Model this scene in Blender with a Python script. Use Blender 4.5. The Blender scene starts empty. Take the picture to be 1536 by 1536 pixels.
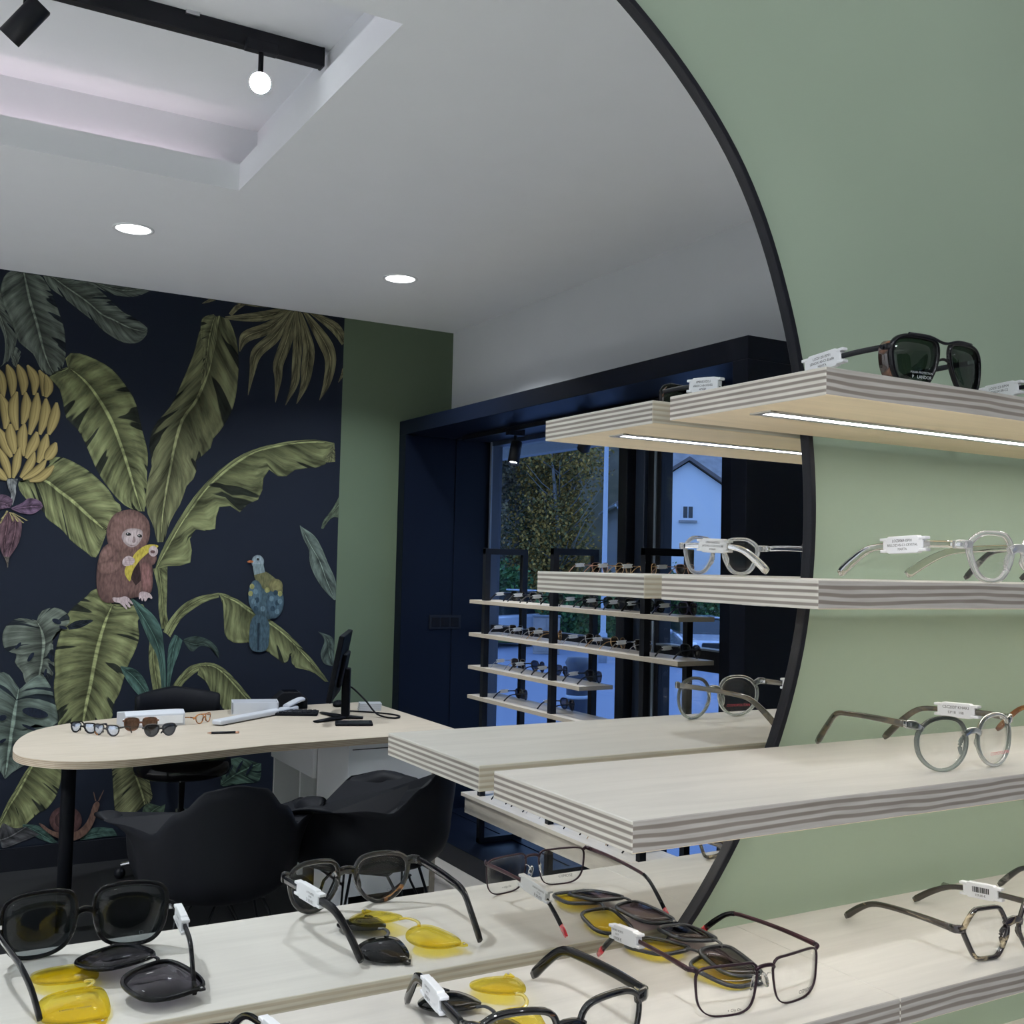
import bpy, math, random
from math import sin, cos, pi, radians, hypot
from mathutils import Vector, Matrix

random.seed(11)
SC = bpy.context.scene
COL = SC.collection
E = 1.5                      # eye height above the shop floor

# ------------------------------------------------------------------ camera
cam_data = bpy.data.cameras.new('camera')
cam = bpy.data.objects.new('camera', cam_data)
COL.objects.link(cam)
cam_data.sensor_width = 36.0
cam_data.sensor_fit = 'HORIZONTAL'
cam_data.lens = 36.0 * 1624.64 / 1536.0
cam_data.clip_start = 0.02
cam_data.clip_end = 400.0
_y, _p, _r = radians(29.999), radians(2.786), radians(1.338)
_f = Vector((sin(_y) * cos(_p), cos(_y) * cos(_p), sin(_p)))
_rt = Vector((cos(_y), -sin(_y), 0.0))
_up = _rt.cross(_f)
_r2 = _rt * cos(_r) + _up * sin(_r)
_u2 = _up * cos(_r) - _rt * sin(_r)
_m = Matrix((_r2, _u2, -_f)).transposed().to_4x4()
_m.translation = Vector((0.0, -0.8135, E))
cam.matrix_world = _m
SC.camera = cam

# ------------------------------------------------------------------ view, sky, big lamps
SC.view_settings.view_transform = 'Standard'
SC.view_settings.look = 'None'
SC.view_settings.gamma = 1.0
SC.view_settings.use_curve_mapping = False
SC.view_settings.exposure = 0.0
SC.cycles.max_bounces = 14
SC.cycles.transparent_max_bounces = 40
SC.cycles.transmission_bounces = 12
SC.cycles.glossy_bounces = 8
SC.cycles.diffuse_bounces = 5
SC.cycles.sample_clamp_indirect = 4.0
SC.cycles.blur_glossy = 0.6
SC.cycles.use_denoising = True

world = bpy.data.worlds.new('dusk_sky')
SC.world = world
world.use_nodes = True
_nt = world.node_tree
_bg = _nt.nodes['Background']
_tc = _nt.nodes.new('ShaderNodeTexCoord')
_sep = _nt.nodes.new('ShaderNodeSeparateXYZ')
_rmp = _nt.nodes.new('ShaderNodeValToRGB')
_nt.links.new(_tc.outputs['Generated'], _sep.inputs[0])
_nt.links.new(_sep.outputs['Z'], _rmp.inputs[0])
_nt.links.new(_rmp.outputs[0], _bg.inputs[0])
_rmp.color_ramp.elements[0].position = 0.0
_rmp.color_ramp.elements[0].color = (0.26, 0.40, 0.72, 1)
_rmp.color_ramp.elements[1].position = 0.7
_rmp.color_ramp.elements[1].color = (0.20, 0.34, 0.72, 1)
_bg.inputs[1].default_value = SKY_STRENGTH = 2.9

DOWNLIGHT_W = 23.0
def area_lamp(name, loc, size, watts, color=(1, .96, .9), direction=(0, 0, -1), spread=180.0, shape='DISK', size_y=None):
    d = bpy.data.lights.new(name, 'AREA')
    d.shape = shape
    d.size = size
    if size_y: d.size_y = size_y
    d.energy = watts
    d.color = color
    d.spread = radians(spread)
    o = bpy.data.objects.new(name, d)
    o.location = loc
    o.rotation_euler = Vector(direction).to_track_quat('-Z', 'Y').to_euler()
    COL.objects.link(o)
    return o

# ------------------------------------------------------------------ mesh helpers
class MB:
    """collects shapes for one mesh object"""
    def __init__(s):
        s.v = []; s.f = []; s.m = []; s.sm = []; s.uv = None; s.col = None
    def add(s, vs, fs, m=0, smooth=False):
        b = len(s.v)
        s.v += [tuple(v) for v in vs]
        for f in fs:
            s.f.append(tuple(b + i for i in f)); s.m.append(m); s.sm.append(smooth)
        return b
    def box(s, x0, x1, y0, y1, z0, z1, m=0):
        s.add([(x0,y0,z0),(x1,y0,z0),(x1,y1,z0),(x0,y1,z0),(x0,y0,z1),(x1,y0,z1),(x1,y1,z1),(x0,y1,z1)],
              [(0,3,2,1),(4,5,6,7),(0,1,5,4),(1,2,6,5),(2,3,7,6),(3,0,4,7)], m)
        return s
    def prism(s, outline, z0, z1, m=0, axis='z', smooth=False):
        n = len(outline)
        def P(a, b, c):
            return (a, b, c) if axis == 'z' else ((a, c, b) if axis == 'y' else (c, a, b))
        vs = [P(a, b, z0) for a, b in outline] + [P(a, b, z1) for a, b in outline]
        fs = [tuple(range(n))[::-1], tuple(range(n, 2*n))]
        b = s.add(vs, fs, m)
        for i in range(n):
            j = (i + 1) % n
            s.f.append((b+i, b+j, b+n+j, b+n+i)); s.m.append(m); s.sm.append(smooth)
        return s
    def loft(s, rings, m=0, closed=False, caps=True, smooth=True):
        n = len(rings[0]); vs = [p for r in rings for p in r]; k = len(rings); fs = []
        for a in range(k if closed else k - 1):
            b = (a + 1) % k
            for i in range(n):
                j = (i + 1) % n
                fs.append((a*n+i, a*n+j, b*n+j, b*n+i))
        o = s.add(vs, fs, m, smooth)
        if caps and not closed:
            s.f.append(tuple(o+i for i in range(n))[::-1]); s.m.append(m); s.sm.append(False)
            s.f.append(tuple(o+(k-1)*n+i for i in range(n))); s.m.append(m); s.sm.append(False)
        return s
    def tube(s, path, r, n=8, m=0, closed=False, up=(0, 0, 1), flat=None, square=False):
        """r: radius, list of radii or list of (side, up) half sizes"""
        path = [Vector(p) for p in path]; k = len(path); rings = []
        for i, p in enumerate(path):
            if closed:
                t = path[(i+1) % k] - path[i-1]
            else:
                t = path[min(i+1, k-1)] - path[max(i-1, 0)]
            t.normalize()
            u = Vector(up)
            if abs(t.dot(u)) > .96: u = Vector((1, 0, 0)) if abs(t.x) < .8 else Vector((0, 1, 0))
            sd = t.cross(u).normalized(); uu = sd.cross(t).normalized()
            rr = r[i] if isinstance(r, (list, tuple)) and isinstance(r, list) else r
            a, b = rr if isinstance(rr, (tuple, list)) else (rr, rr)
            ring = []
            for q in range(n):
                an = 2*pi*(q+.5)/n
                cx, cz = cos(an), sin(an)
                if square:
                    pw = .45
                    cx = math.copysign(abs(cx)**pw, cx); cz = math.copysign(abs(cz)**pw, cz)
                ring.append(p + sd*(a*cx) + uu*(b*cz))
            rings.append(ring)
        return s.loft(rings, m, closed)
    def lathe(s, prof, n=20, c=(0, 0, 0), m=0, smooth=True):
        rings = [[(c[0]+r*cos(2*pi*i/n), c[1]+r*sin(2*pi*i/n), c[2]+z) for i in range(n)] for r, z in prof]
        return s.loft(rings, m, False, True, smooth)
    def ball(s, c, rx, ry=None, rz=None, n=10, m=0):
        ry = ry or rx; rz = rz or rx
        rings = []
        k = max(5, n//2+1)
        for a in range(k):
            th = -pi/2 + pi*(a+.001)/(k-1+.002)
            rings.append([(c[0]+rx*cos(th)*cos(2*pi*i/n), c[1]+ry*cos(th)*sin(2*pi*i/n), c[2]+rz*sin(th)) for i in range(n)])
        return s.loft(rings, m)
    def xform(s, M):
        s.v = [tuple(M @ Vector(v)) for v in s.v]; return s
    def build(s, name, mats, parent=None, loc=None, bevel=None, kind=None, label=None):
        me = bpy.data.meshes.new(name)
        me.from_pydata(s.v, [], s.f)
        if not isinstance(mats, (list, tuple)): mats = [mats]
        for m in mats: me.materials.append(m)
        me.polygons.foreach_set('material_index', s.m)
        me.polygons.foreach_set('use_smooth', s.sm)
        if s.uv:
            l = me.uv_layers.new(name='UVMap')
            flat = [0.0]*(2*len(me.loops))
            for lp in me.loops:
                flat[2*lp.index], flat[2*lp.index+1] = s.uv[lp.vertex_index]
            l.data.foreach_set('uv', flat)
        if s.col:
            a = me.color_attributes.new('tone', 'FLOAT_COLOR', 'POINT')
            a.data.foreach_set('color', [c for t in s.col for c in (*t, 1.0)])
        me.update()
        o = bpy.data.objects.new(name, me)
        COL.objects.link(o)
        if parent: o.parent = parent
        if loc: o.location = loc
        if bevel:
            md = o.modifiers.new('edge', 'BEVEL'); md.width = bevel; md.segments = 2; md.limit_method = 'ANGLE'
        if kind: o['kind'] = kind
        if label: o['label'] = label
        return o

def thing(name, label, cat, loc=(0, 0, 0), rz=0.0, group=None):
    o = bpy.data.objects.new(name, None)
    COL.objects.link(o)
    o.location = loc; o.rotation_euler = (0, 0, rz)
    o.empty_display_size = .05
    o['label'] = label; o['category'] = cat
    if group: o['group'] = group
    return o
def tag(o, label, cat, group=None):
    o['label'] = label; o['category'] = cat
    if group: o['group'] = group
    return o
def copy_thing(root, loc, rz, label, group=None):
    c = root.copy(); COL.objects.link(c)
    c.location = loc; c.rotation_euler = (0, 0, rz); c['label'] = label
    if group: c['group'] = group
    for ch in root.children:
        d = ch.copy(); COL.objects.link(d); d.parent = c
        for g in ch.children:
            e = g.copy(); COL.objects.link(e); e.parent = d
    return c
def smoothpath(pts, sub=4):
    pts = [Vector(p) for p in pts]; out = []
    for i in range(len(pts)-1):
        p0 = pts[max(i-1, 0)]; p1 = pts[i]; p2 = pts[i+1]; p3 = pts[min(i+2, len(pts)-1)]
        for k in range(sub):
            t = k/sub
            out.append(.5*((2*p1) + (p2-p0)*t + (2*p0-5*p1+4*p2-p3)*t*t + (3*p1-p0-3*p2+p3)*t*t*t))
    out.append(pts[-1])
    return out
def chaikin(pts, it=3):
    for _ in range(it):
        q = []
        for i in range(len(pts)):
            a = pts[i]; b = pts[(i+1) % len(pts)]
            q.append((a[0]*.75+b[0]*.25, a[1]*.75+b[1]*.25)); q.append((a[0]*.25+b[0]*.75, a[1]*.25+b[1]*.75))
        pts = q
    return pts
def resample(pts, n):
    L = [0.0]
    for i in range(len(pts)):
        a = pts[i]; b = pts[(i+1) % len(pts)]
        L.append(L[-1]+hypot(b[0]-a[0], b[1]-a[1]))
    out = []; j = 0
    for k in range(n):
        d = L[-1]*k/n
        while L[j+1] < d: j += 1
        a = pts[j]; b = pts[(j+1) % len(pts)]; t = (d-L[j])/max(1e-9, L[j+1]-L[j])
        out.append((a[0]+(b[0]-a[0])*t, a[1]+(b[1]-a[1])*t))
    return out
_txt = {}
def text_mesh(string, size):
    """flat lettering as (verts, faces), centred, in the xy plane"""
    key = (string, size)
    if key not in _txt:
        c = bpy.data.curves.new('lettering', 'FONT')
        c.body = string; c.size = size; c.align_x = 'CENTER'; c.align_y = 'CENTER'; c.resolution_u = 2
        o = bpy.data.objects.new('lettering', c); COL.objects.link(o)
        bpy.context.view_layer.update()
        ev = o.evaluated_get(bpy.context.evaluated_depsgraph_get())
        me = ev.to_mesh()
        _txt[key] = ([tuple(v.co) for v in me.vertices], [tuple(p.vertices) for p in me.polygons])
        ev.to_mesh_clear()
        bpy.data.objects.remove(o); bpy.data.curves.remove(c)
    return _txt[key]

# ------------------------------------------------------------------ materials
def mat(name, color, rough=.5, metal=0.0, noise=.06, nscale=20.0, stretch=(1, 1, 1), bump=0.0, spec=.5, coat=0.0, emit=None, alpha=None):
    m = bpy.data.materials.new(name); m.use_nodes = True
    nt = m.node_tree; b = nt.nodes['Principled BSDF']
    b.inputs['Roughness'].default_value = rough
    b.inputs['Metallic'].default_value = metal
    b.inputs['Specular IOR Level'].default_value = spec
    b.inputs['Coat Weight'].default_value = coat
    tc = nt.nodes.new('ShaderNodeTexCoord'); mp = nt.nodes.new('ShaderNodeMapping')
    mp.inputs['Scale'].default_value = stretch
    nz = nt.nodes.new('ShaderNodeTexNoise'); nz.inputs['Scale'].default_value = nscale; nz.inputs['Detail'].default_value = 4
    nt.links.new(tc.outputs['Object'], mp.inputs[0]); nt.links.new(mp.outputs[0], nz.inputs['Vector'])
    mx = nt.nodes.new('ShaderNodeMix'); mx.data_type = 'RGBA'
    mx.inputs['A'].default_value = (*[max(0, c*(1-noise)) for c in color], 1)
    mx.inputs['B'].default_value = (*[min(1, c*(1+noise)) for c in color], 1)
    nt.links.new(nz.outputs['Fac'], mx.inputs['Factor']); nt.links.new(mx.outputs['Result'], b.inputs['Base Color'])
    if bump:
        bp = nt.nodes.new('ShaderNodeBump'); bp.inputs['Strength'].default_value = bump; bp.inputs['Distance'].default_value = .002
        nt.links.new(nz.outputs['Fac'], bp.inputs['Height']); nt.links.new(bp.outputs[0], b.inputs['Normal'])
    if emit:
        b.inputs['Emission Color'].default_value = (*emit[0], 1); b.inputs['Emission Strength'].default_value = emit[1]
    return m
def lens_mat(name, tint, gloss=.045, rough=0.0, grad=None):
    """thin lens: tinted see-through with a mirror film; grad = (top tint, bottom tint) along local z or y"""
    m = bpy.data.materials.new(name); m.use_nodes = True
    nt = m.node_tree; nt.nodes.clear()
    out = nt.nodes.new('ShaderNodeOutputMaterial'); mx = nt.nodes.new('ShaderNodeMixShader')
    tr = nt.nodes.new('ShaderNodeBsdfTransparent'); gl = nt.nodes.new('ShaderNodeBsdfGlossy')
    lw_ = nt.nodes.new('ShaderNodeLayerWeight'); pw = nt.nodes.new('ShaderNodeMath'); pw.operation = 'POWER'; pw.inputs[1].default_value = 4.5
    fr = nt.nodes.new('ShaderNodeMath'); fr.operation = 'MULTIPLY_ADD'; fr.inputs[1].default_value = .6; fr.inputs[2].default_value = gloss
    nt.links.new(lw_.outputs['Facing'], pw.inputs[0]); nt.links.new(pw.outputs[0], fr.inputs[0])
    gl.inputs['Roughness'].default_value = rough
    tr.inputs[0].default_value = (*tint, 1)
    if grad:
        tc = nt.nodes.new('ShaderNodeTexCoord'); sp = nt.nodes.new('ShaderNodeSeparateXYZ'); rp = nt.nodes.new('ShaderNodeValToRGB')
        nt.links.new(tc.outputs['Generated'], sp.inputs[0]); nt.links.new(sp.outputs[grad[2]], rp.inputs[0])
        rp.color_ramp.elements[0].color = (*grad[1], 1); rp.color_ramp.elements[1].color = (*grad[0], 1)
        nt.links.new(rp.outputs[0], tr.inputs[0])
    nt.links.new(fr.outputs[0], mx.inputs[0]); nt.links.new(tr.outputs[0], mx.inputs[1]); nt.links.new(gl.outputs[0], mx.inputs[2])
    nt.links.new(mx.outputs[0], out.inputs[0])
    return m
def glass_mat(name, color, ior=1.45, rough=.02, weight=1.0, grad=None):
    m = bpy.data.materials.new(name); m.use_nodes = True
    nt = m.node_tree; b = nt.nodes['Principled BSDF']
    b.inputs['Base Color'].default_value = (*color, 1); b.inputs['Roughness'].default_value = rough
    b.inputs['IOR'].default_value = ior; b.inputs['Transmission Weight'].default_value = weight
    if grad:
        tc = nt.nodes.new('ShaderNodeTexCoord'); sp = nt.nodes.new('ShaderNodeSeparateXYZ'); rp = nt.nodes.new('ShaderNodeValToRGB')
        nt.links.new(tc.outputs['Object'], sp.inputs[0])
        mr = nt.nodes.new('ShaderNodeMapRange'); mr.inputs['From Min'].default_value = 0; mr.inputs['From Max'].default_value = .05
        nt.links.new(sp.outputs['Z'], mr.inputs[0]); nt.links.new(mr.outputs[0], rp.inputs[0])
        rp.color_ramp.elements[0].color = (*grad[0], 1); rp.color_ramp.elements[1].color = (*grad[1], 1)
        nt.links.new(rp.outputs[0], b.inputs['Base Color'])
    return m
def tortoise_mat(name, dark, light, scale=60, stretch=(1, 1, 1), thr=.56, rough=.08):
    m = bpy.data.materials.new(name); m.use_nodes = True
    nt = m.node_tree; b = nt.nodes['Principled BSDF']
    b.inputs['Roughness'].default_value = rough; b.inputs['Coat Weight'].default_value = .6
    tc = nt.nodes.new('ShaderNodeTexCoord'); mp = nt.nodes.new('ShaderNodeMapping'); mp.inputs['Scale'].default_value = stretch
    nz = nt.nodes.new('ShaderNodeTexNoise'); nz.inputs['Scale'].default_value = scale; nz.inputs['Detail'].default_value = 3; nz.inputs['Distortion'].default_value = .6
    rp = nt.nodes.new('ShaderNodeValToRGB')
    rp.color_ramp.elements[0].position = thr-.03; rp.color_ramp.elements[0].color = (*dark, 1)
    rp.color_ramp.elements[1].position = thr+.09; rp.color_ramp.elements[1].color = (*light, 1)
    nt.links.new(tc.outputs['Object'], mp.inputs[0]); nt.links.new(mp.outputs[0], nz.inputs['Vector'])
    nt.links.new(nz.outputs['Fac'], rp.inputs[0]); nt.links.new(rp.outputs[0], b.inputs['Base Color'])
    return m
def ply_face_mat(name, base, axis=0):
    """birch veneer: pale wood with long soft grain along x or y"""
    m = bpy.data.materials.new(name); m.use_nodes = True
    nt = m.node_tree; b = nt.nodes['Principled BSDF']
    b.inputs['Roughness'].default_value = .42; b.inputs['Specular IOR Level'].default_value = .35
    tc = nt.nodes.new('ShaderNodeTexCoord')
    def nz(scale, st, det=5, dist=1.0):
        mp = nt.nodes.new('ShaderNodeMapping'); mp.inputs['Scale'].default_value = st
        n = nt.nodes.new('ShaderNodeTexNoise'); n.inputs['Scale'].default_value = scale; n.inputs['Detail'].default_value = det; n.inputs['Distortion'].default_value = dist
        nt.links.new(tc.outputs['Object'], mp.inputs[0]); nt.links.new(mp.outputs[0], n.inputs['Vector']); return n
    s1 = (1, 6, 6) if axis == 0 else (6, 1, 6)
    s2 = (1, 40, 40) if axis == 0 else (40, 1, 40)
    a = nz(5, s1); c = nz(7, s2, 3, .3)
    rp = nt.nodes.new('ShaderNodeValToRGB')
    rp.color_ramp.elements[0].position = .3; rp.color_ramp.elements[0].color = (*[k*.92 for k in base], 1)
    rp.color_ramp.elements[1].position = .66; rp.color_ramp.elements[1].color = (*[min(1, k*1.05) for k in base], 1)
    nt.links.new(a.outputs['Fac'], rp.inputs[0])
    mx = nt.nodes.new('ShaderNodeMix'); mx.data_type = 'RGBA'; mx.blend_type = 'MULTIPLY'; mx.inputs['Factor'].default_value = .10
    nt.links.new(rp.outputs[0], mx.inputs['A']); nt.links.new(c.outputs['Fac'], mx.inputs['B'])
    nt.links.new(mx.outputs['Result'], b.inputs['Base Color'])
    return m
def ply_edge_mat(name, t, light, dark, z_off=0.0, layers=9, warp=.05, wz=60, wx=9):
    """glued veneers seen edge on: bands in local z, half of them dark end grain"""
    m = bpy.data.materials.new(name); m.use_nodes = True
    nt = m.node_tree; b = nt.nodes['Principled BSDF']; b.inputs['Roughness'].default_value = .6
    tc = nt.nodes.new('ShaderNodeTexCoord'); sp = nt.nodes.new('ShaderNodeSeparateXYZ')
    nt.links.new(tc.outputs['Object'], sp.inputs[0])
    mp = nt.nodes.new('ShaderNodeMapping'); mp.inputs['Scale'].default_value = (wx, wx, wz)
    nz = nt.nodes.new('ShaderNodeTexNoise'); nz.inputs['Scale'].default_value = 1.0; nz.inputs['Detail'].default_value = 3
    nt.links.new(tc.outputs['Object'], mp.inputs[0]); nt.links.new(mp.outputs[0], nz.inputs['Vector'])
    mr = nt.nodes.new('ShaderNodeMapRange'); mr.inputs['From Min'].default_value = z_off-t; mr.inputs['From Max'].default_value = z_off
    nt.links.new(sp.outputs['Z'], mr.inputs[0])
    ma = nt.nodes.new('ShaderNodeMath'); ma.operation = 'MULTIPLY_ADD'; ma.inputs[1].default_value = warp; 
    nt.links.new(nz.outputs['Fac'], ma.inputs[0]); nt.links.new(mr.outputs[0], ma.inputs[2])
    sb = nt.nodes.new('ShaderNodeMath'); sb.operation = 'SUBTRACT'; sb.inputs[1].default_value = warp*.5
    nt.links.new(ma.outputs[0], sb.inputs[0])
    rp = nt.nodes.new('ShaderNodeValToRGB'); cr = rp.color_ramp
    seq = []
    for k in range(layers):
        seq.append((k/layers, light if k % 2 == 0 else dark))
    cr.elements[0].position = 0.0; cr.elements[0].color = (*light, 1)
    cr.elements[1].position = 1.0; cr.elements[1].color = (*light, 1)
    for p, c in seq[1:]:
        prev = dark if c is light else light
        e = cr.elements.new(p-.018); e.color = (*prev, 1)
        e = cr.elements.new(p+.018); e.color = (*c, 1)
    nt.links.new(sb.outputs[0], rp.inputs[0])
    mp2 = nt.nodes.new('ShaderNodeMapping'); mp2.inputs['Scale'].default_value = (14, 14, 260)
    n2 = nt.nodes.new('ShaderNodeTexNoise'); n2.inputs['Scale'].default_value = 1.0; n2.inputs['Detail'].default_value = 5
    nt.links.new(tc.outputs['Object'], mp2.inputs[0]); nt.links.new(mp2.outputs[0], n2.inputs['Vector'])
    r2 = nt.nodes.new('ShaderNodeValToRGB'); r2.color_ramp.elements[0].position = .3; r2.color_ramp.elements[0].color = (.62, .60, .58, 1); r2.color_ramp.elements[1].position = .62
    nt.links.new(n2.outputs['Fac'], r2.inputs[0])
    mx = nt.nodes.new('ShaderNodeMix'); mx.data_type = 'RGBA'; mx.blend_type = 'MULTIPLY'; mx.inputs['Factor'].default_value = .6
    nt.links.new(rp.outputs[0], mx.inputs['A']); nt.links.new(r2.outputs[0], mx.inputs['B'])
    nt.links.new(mx.outputs['Result'], b.inputs['Base Color'])
    return m
def emit_mat(name, color, strength):
    m = bpy.data.materials.new(name); m.use_nodes = True
    nt = m.node_tree; nt.nodes.clear()
    o = nt.nodes.new('ShaderNodeOutputMaterial'); e = nt.nodes.new('ShaderNodeEmission')
    e.inputs[0].default_value = (*color, 1); e.inputs[1].default_value = strength
    nt.links.new(e.outputs[0], o.inputs[0])
    return m
def tone_mat(name, rough=.7, leafy=False, mult=1.0, scale=3.0):
    """flat print or foliage: colour from the mesh's own tone attribute; leafy adds painted ribs along the print's uv"""
    m = bpy.data.materials.new(name); m.use_nodes = True
    nt = m.node_tree; b = nt.nodes['Principled BSDF']; b.inputs['Roughness'].default_value = rough; b.inputs['Specular IOR Level'].default_value = .1
    at = nt.nodes.new('ShaderNodeAttribute'); at.attribute_name = 'tone'
    col = at.outputs['Color']
    def math_(op, a, b_=None, c=None):
        n = nt.nodes.new('ShaderNodeMath'); n.operation = op
        for i, x in enumerate((a, b_, c)):
            if x is None: continue
            if isinstance(x, (int, float)): n.inputs[i].default_value = x
            else: nt.links.new(x, n.inputs[i])
        return n.outputs[0]
    def mul(ca, fac):
        mx = nt.nodes.new('ShaderNodeMix'); mx.data_type = 'RGBA'; mx.blend_type = 'MULTIPLY'; mx.inputs['Factor'].default_value = 1
        nt.links.new(ca, mx.inputs['A']); nt.links.new(fac, mx.inputs['B']); return mx.outputs['Result']
    if leafy == 3:
        uv = nt.nodes.new('ShaderNodeUVMap'); sp = nt.nodes.new('ShaderNodeSeparateXYZ'); nt.links.new(uv.outputs[0], sp.inputs[0])
        ad = math_('MULTIPLY_ADD', sp.outputs['X'], .5, .5)
        r2 = nt.nodes.new('ShaderNodeValToRGB'); e = r2.color_ramp.elements
        e[0].position = 0.0; e[0].color = (.25, .22, .2, 1); e[1].position = 1.0; e[1].color = (.2, .17, .16, 1)
        for p, c in ((.10, .85), (.36, 1.25), (.5, .8), (.56, 1.1), (.8, .75), (.92, .45)):
            q = e.new(p); q.color = (c, c*.97, c*.9, 1)
        nt.links.new(ad, r2.inputs[0]); col = mul(col, r2.outputs[0])
    elif leafy:
        uv = nt.nodes.new('ShaderNodeUVMap'); sp = nt.nodes.new('ShaderNodeSeparateXYZ'); nt.links.new(uv.outputs[0], sp.inputs[0])
        u, v = sp.outputs['X'], sp.outputs['Y']
        au = math_('ABSOLUTE', u)
        oi = nt.nodes.new('ShaderNodeObjectInfo')
        cb = nt.nodes.new('ShaderNodeCombineXYZ')
        slant = math_('MULTIPLY_ADD', au, -.16, v)
        nt.links.new(math_('MULTIPLY', u, .7), cb.inputs[0]); nt.links.new(math_('MULTIPLY', slant, 17.0 if leafy == 1 else 5.0), cb.inputs[1]); nt.links.new(math_('MULTIPLY', oi.outputs['Random'], 40), cb.inputs[2])
        nz = nt.nodes.new('ShaderNodeTexNoise'); nz.inputs['Scale'].default_value = 1.0; nz.inputs['Detail'].default_value = 5; nz.inputs['Roughness'].default_value = .65
        nt.links.new(cb.outputs[0], nz.inputs['Vector'])
        r1 = nt.nodes.new('ShaderNodeValToRGB'); r1.color_ramp.elements[0].position = .33; r1.color_ramp.elements[0].color = (.28, .28, .28, 1); r1.color_ramp.elements[1].position = .66; r1.color_ramp.elements[1].color = (1.5, 1.5, 1.4, 1)
        nt.links.new(nz.outputs['Fac'], r1.inputs[0])
        # painted modelling across the blade: dark beside the rib, light mid blade, darker rim
        r2 = nt.nodes.new('ShaderNodeValToRGB'); e = r2.color_ramp.elements
        e[0].position = 0.0; e[0].color = (2.0, 2.0, 1.7, 1); e[1].position = 1.0; e[1].color = (.9, .9, .8, 1)
        for p, c in ((.035, 1.9), (.06, .45), (.3, .85), (.6, 1.35), (.86, .95), (.95, 1.3)):
            q = e.new(p); q.color = (c, c, c*.93, 1)
        nt.links.new(au, r2.inputs[0])
        col = mul(mul(col, r1.outputs[0]), r2.outputs[0])
        if leafy == 1:
            # torn slits between ribs
            cb2 = nt.nodes.new('ShaderNodeCombineXYZ')
            side = math_('MULTIPLY', math_('SIGN', u), 13.0)
            nt.links.new(math_('MULTIPLY', au, .5), cb2.inputs[0]); nt.links.new(math_('MULTIPLY', slant, 14.0), cb2.inputs[1]); nt.links.new(math_('ADD', side, math_('MULTIPLY', oi.outputs['Random'], 60)), cb2.inputs[2])
            n2 = nt.nodes.new('ShaderNodeTexNoise'); n2.inputs['Scale'].default_value = 1.0; n2.inputs['Detail'].default_value = 1
            nt.links.new(cb2.outputs[0], n2.inputs['Vector'])
            thr = math_('MULTIPLY_ADD', au, .17, n2.outputs['Fac'])
            r3 = nt.nodes.new('ShaderNodeValToRGB'); r3.color_ramp.elements[0].position = .745; r3.color_ramp.elements[0].color = (1, 1, 1, 1); r3.color_ramp.elements[1].position = .765; r3.color_ramp.elements[1].color = (.12, .13, .2, 1)
            nt.links.new(thr, r3.inputs[0]); col = mul(col, r3.outputs[0])
    else:
        tc = nt.nodes.new('ShaderNodeTexCoord'); mp = nt.nodes.new('ShaderNodeMapping'); mp.inputs['Scale'].default_value = (scale*6, scale*6, scale*2)
        nz = nt.nodes.new('ShaderNodeTexNoise'); nz.inputs['Scale'].default_value = 3; nz.inputs['Detail'].default_value = 5
        nt.links.new(tc.outputs['Object'], mp.inputs[0]); nt.links.new(mp.outputs[0], nz.inputs['Vector'])
        r1 = nt.nodes.new('ShaderNodeValToRGB'); r1.color_ramp.elements[0].position = .3; r1.color_ramp.elements[0].color = (.6, .6, .6, 1); r1.color_ramp.elements[1].position = .7; r1.color_ramp.elements[1].color = (1.25, 1.25, 1.25, 1)
        nt.links.new(nz.outputs['Fac'], r1.inputs[0]); col = mul(col, r1.outputs[0])
    if mult != 1.0:
        g = nt.nodes.new('ShaderNodeRGB'); g.outputs[0].default_value = (mult, mult, mult, 1); col = mul(col, g.outputs[0])
    nt.links.new(col, b.inputs['Base Color'])
    return m

M_CEIL = mat('white_ceiling_paint', (.82, .83, .87), .9, noise=.02, nscale=6)
M_WHITE = mat('white_wall_paint', (.56, .57, .60), .85, noise=.02, nscale=6)
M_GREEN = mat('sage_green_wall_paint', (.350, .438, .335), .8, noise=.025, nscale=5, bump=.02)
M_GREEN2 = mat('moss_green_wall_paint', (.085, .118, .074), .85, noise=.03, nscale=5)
M_NAVY = mat('navy_lacquer', (.0027, .0047, .0115), .42, noise=.08, nscale=7, spec=.14)
M_NAVYWALL = mat('navy_wallpaper', (.0092, .0125, .0220), .75, noise=.06, nscale=9, spec=.12)
M_BLACK = mat('black_painted_metal', (.008, .009, .013), .4, noise=.1, spec=.2)
M_BLACKM = mat('matt_black_plastic', (.0065, .0072, .010), .55, noise=.08, nscale=200, spec=.07)
M_RIM = mat('black_mirror_rim', (.010, .011, .016), .35, noise=.08, spec=.18)
M_DWHITE = mat('white_desk_plastic', (.50, .52, .57), .4, noise=.02)
M_DFLOOR = mat('black_rubber_floor', (.006, .0065, .008), .55, noise=.15, nscale=12)
M_FLOOR = mat('pale_stone_floor', (.66, .62, .58), .5, noise=.06, nscale=8)
M_CHROME = mat('polished_steel', (.75, .75, .76), .15, 1.0, noise=.02)
M_ALU = mat('brushed_aluminium', (.6, .61, .62), .35, 1.0, noise=.04, stretch=(1, 30, 30))
M_WPLASTIC = mat('white_plastic', (.82, .83, .86), .35, noise=.01)
M_WLAC = mat('white_lacquer_board', (.86, .87, .90), .45, noise=.015)
M_INK = mat('printing_ink', (.03, .03, .035), .7, noise=.02)
M_REDINK = mat('red_printing_ink', (.55, .05, .08), .7, noise=.02)
M_WINK = mat('white_printing_ink', (.5, .52, .55), .7, noise=.02)
M_PLY = ply_face_mat('birch_veneer_along', (.60, .575, .53), 0)
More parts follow.
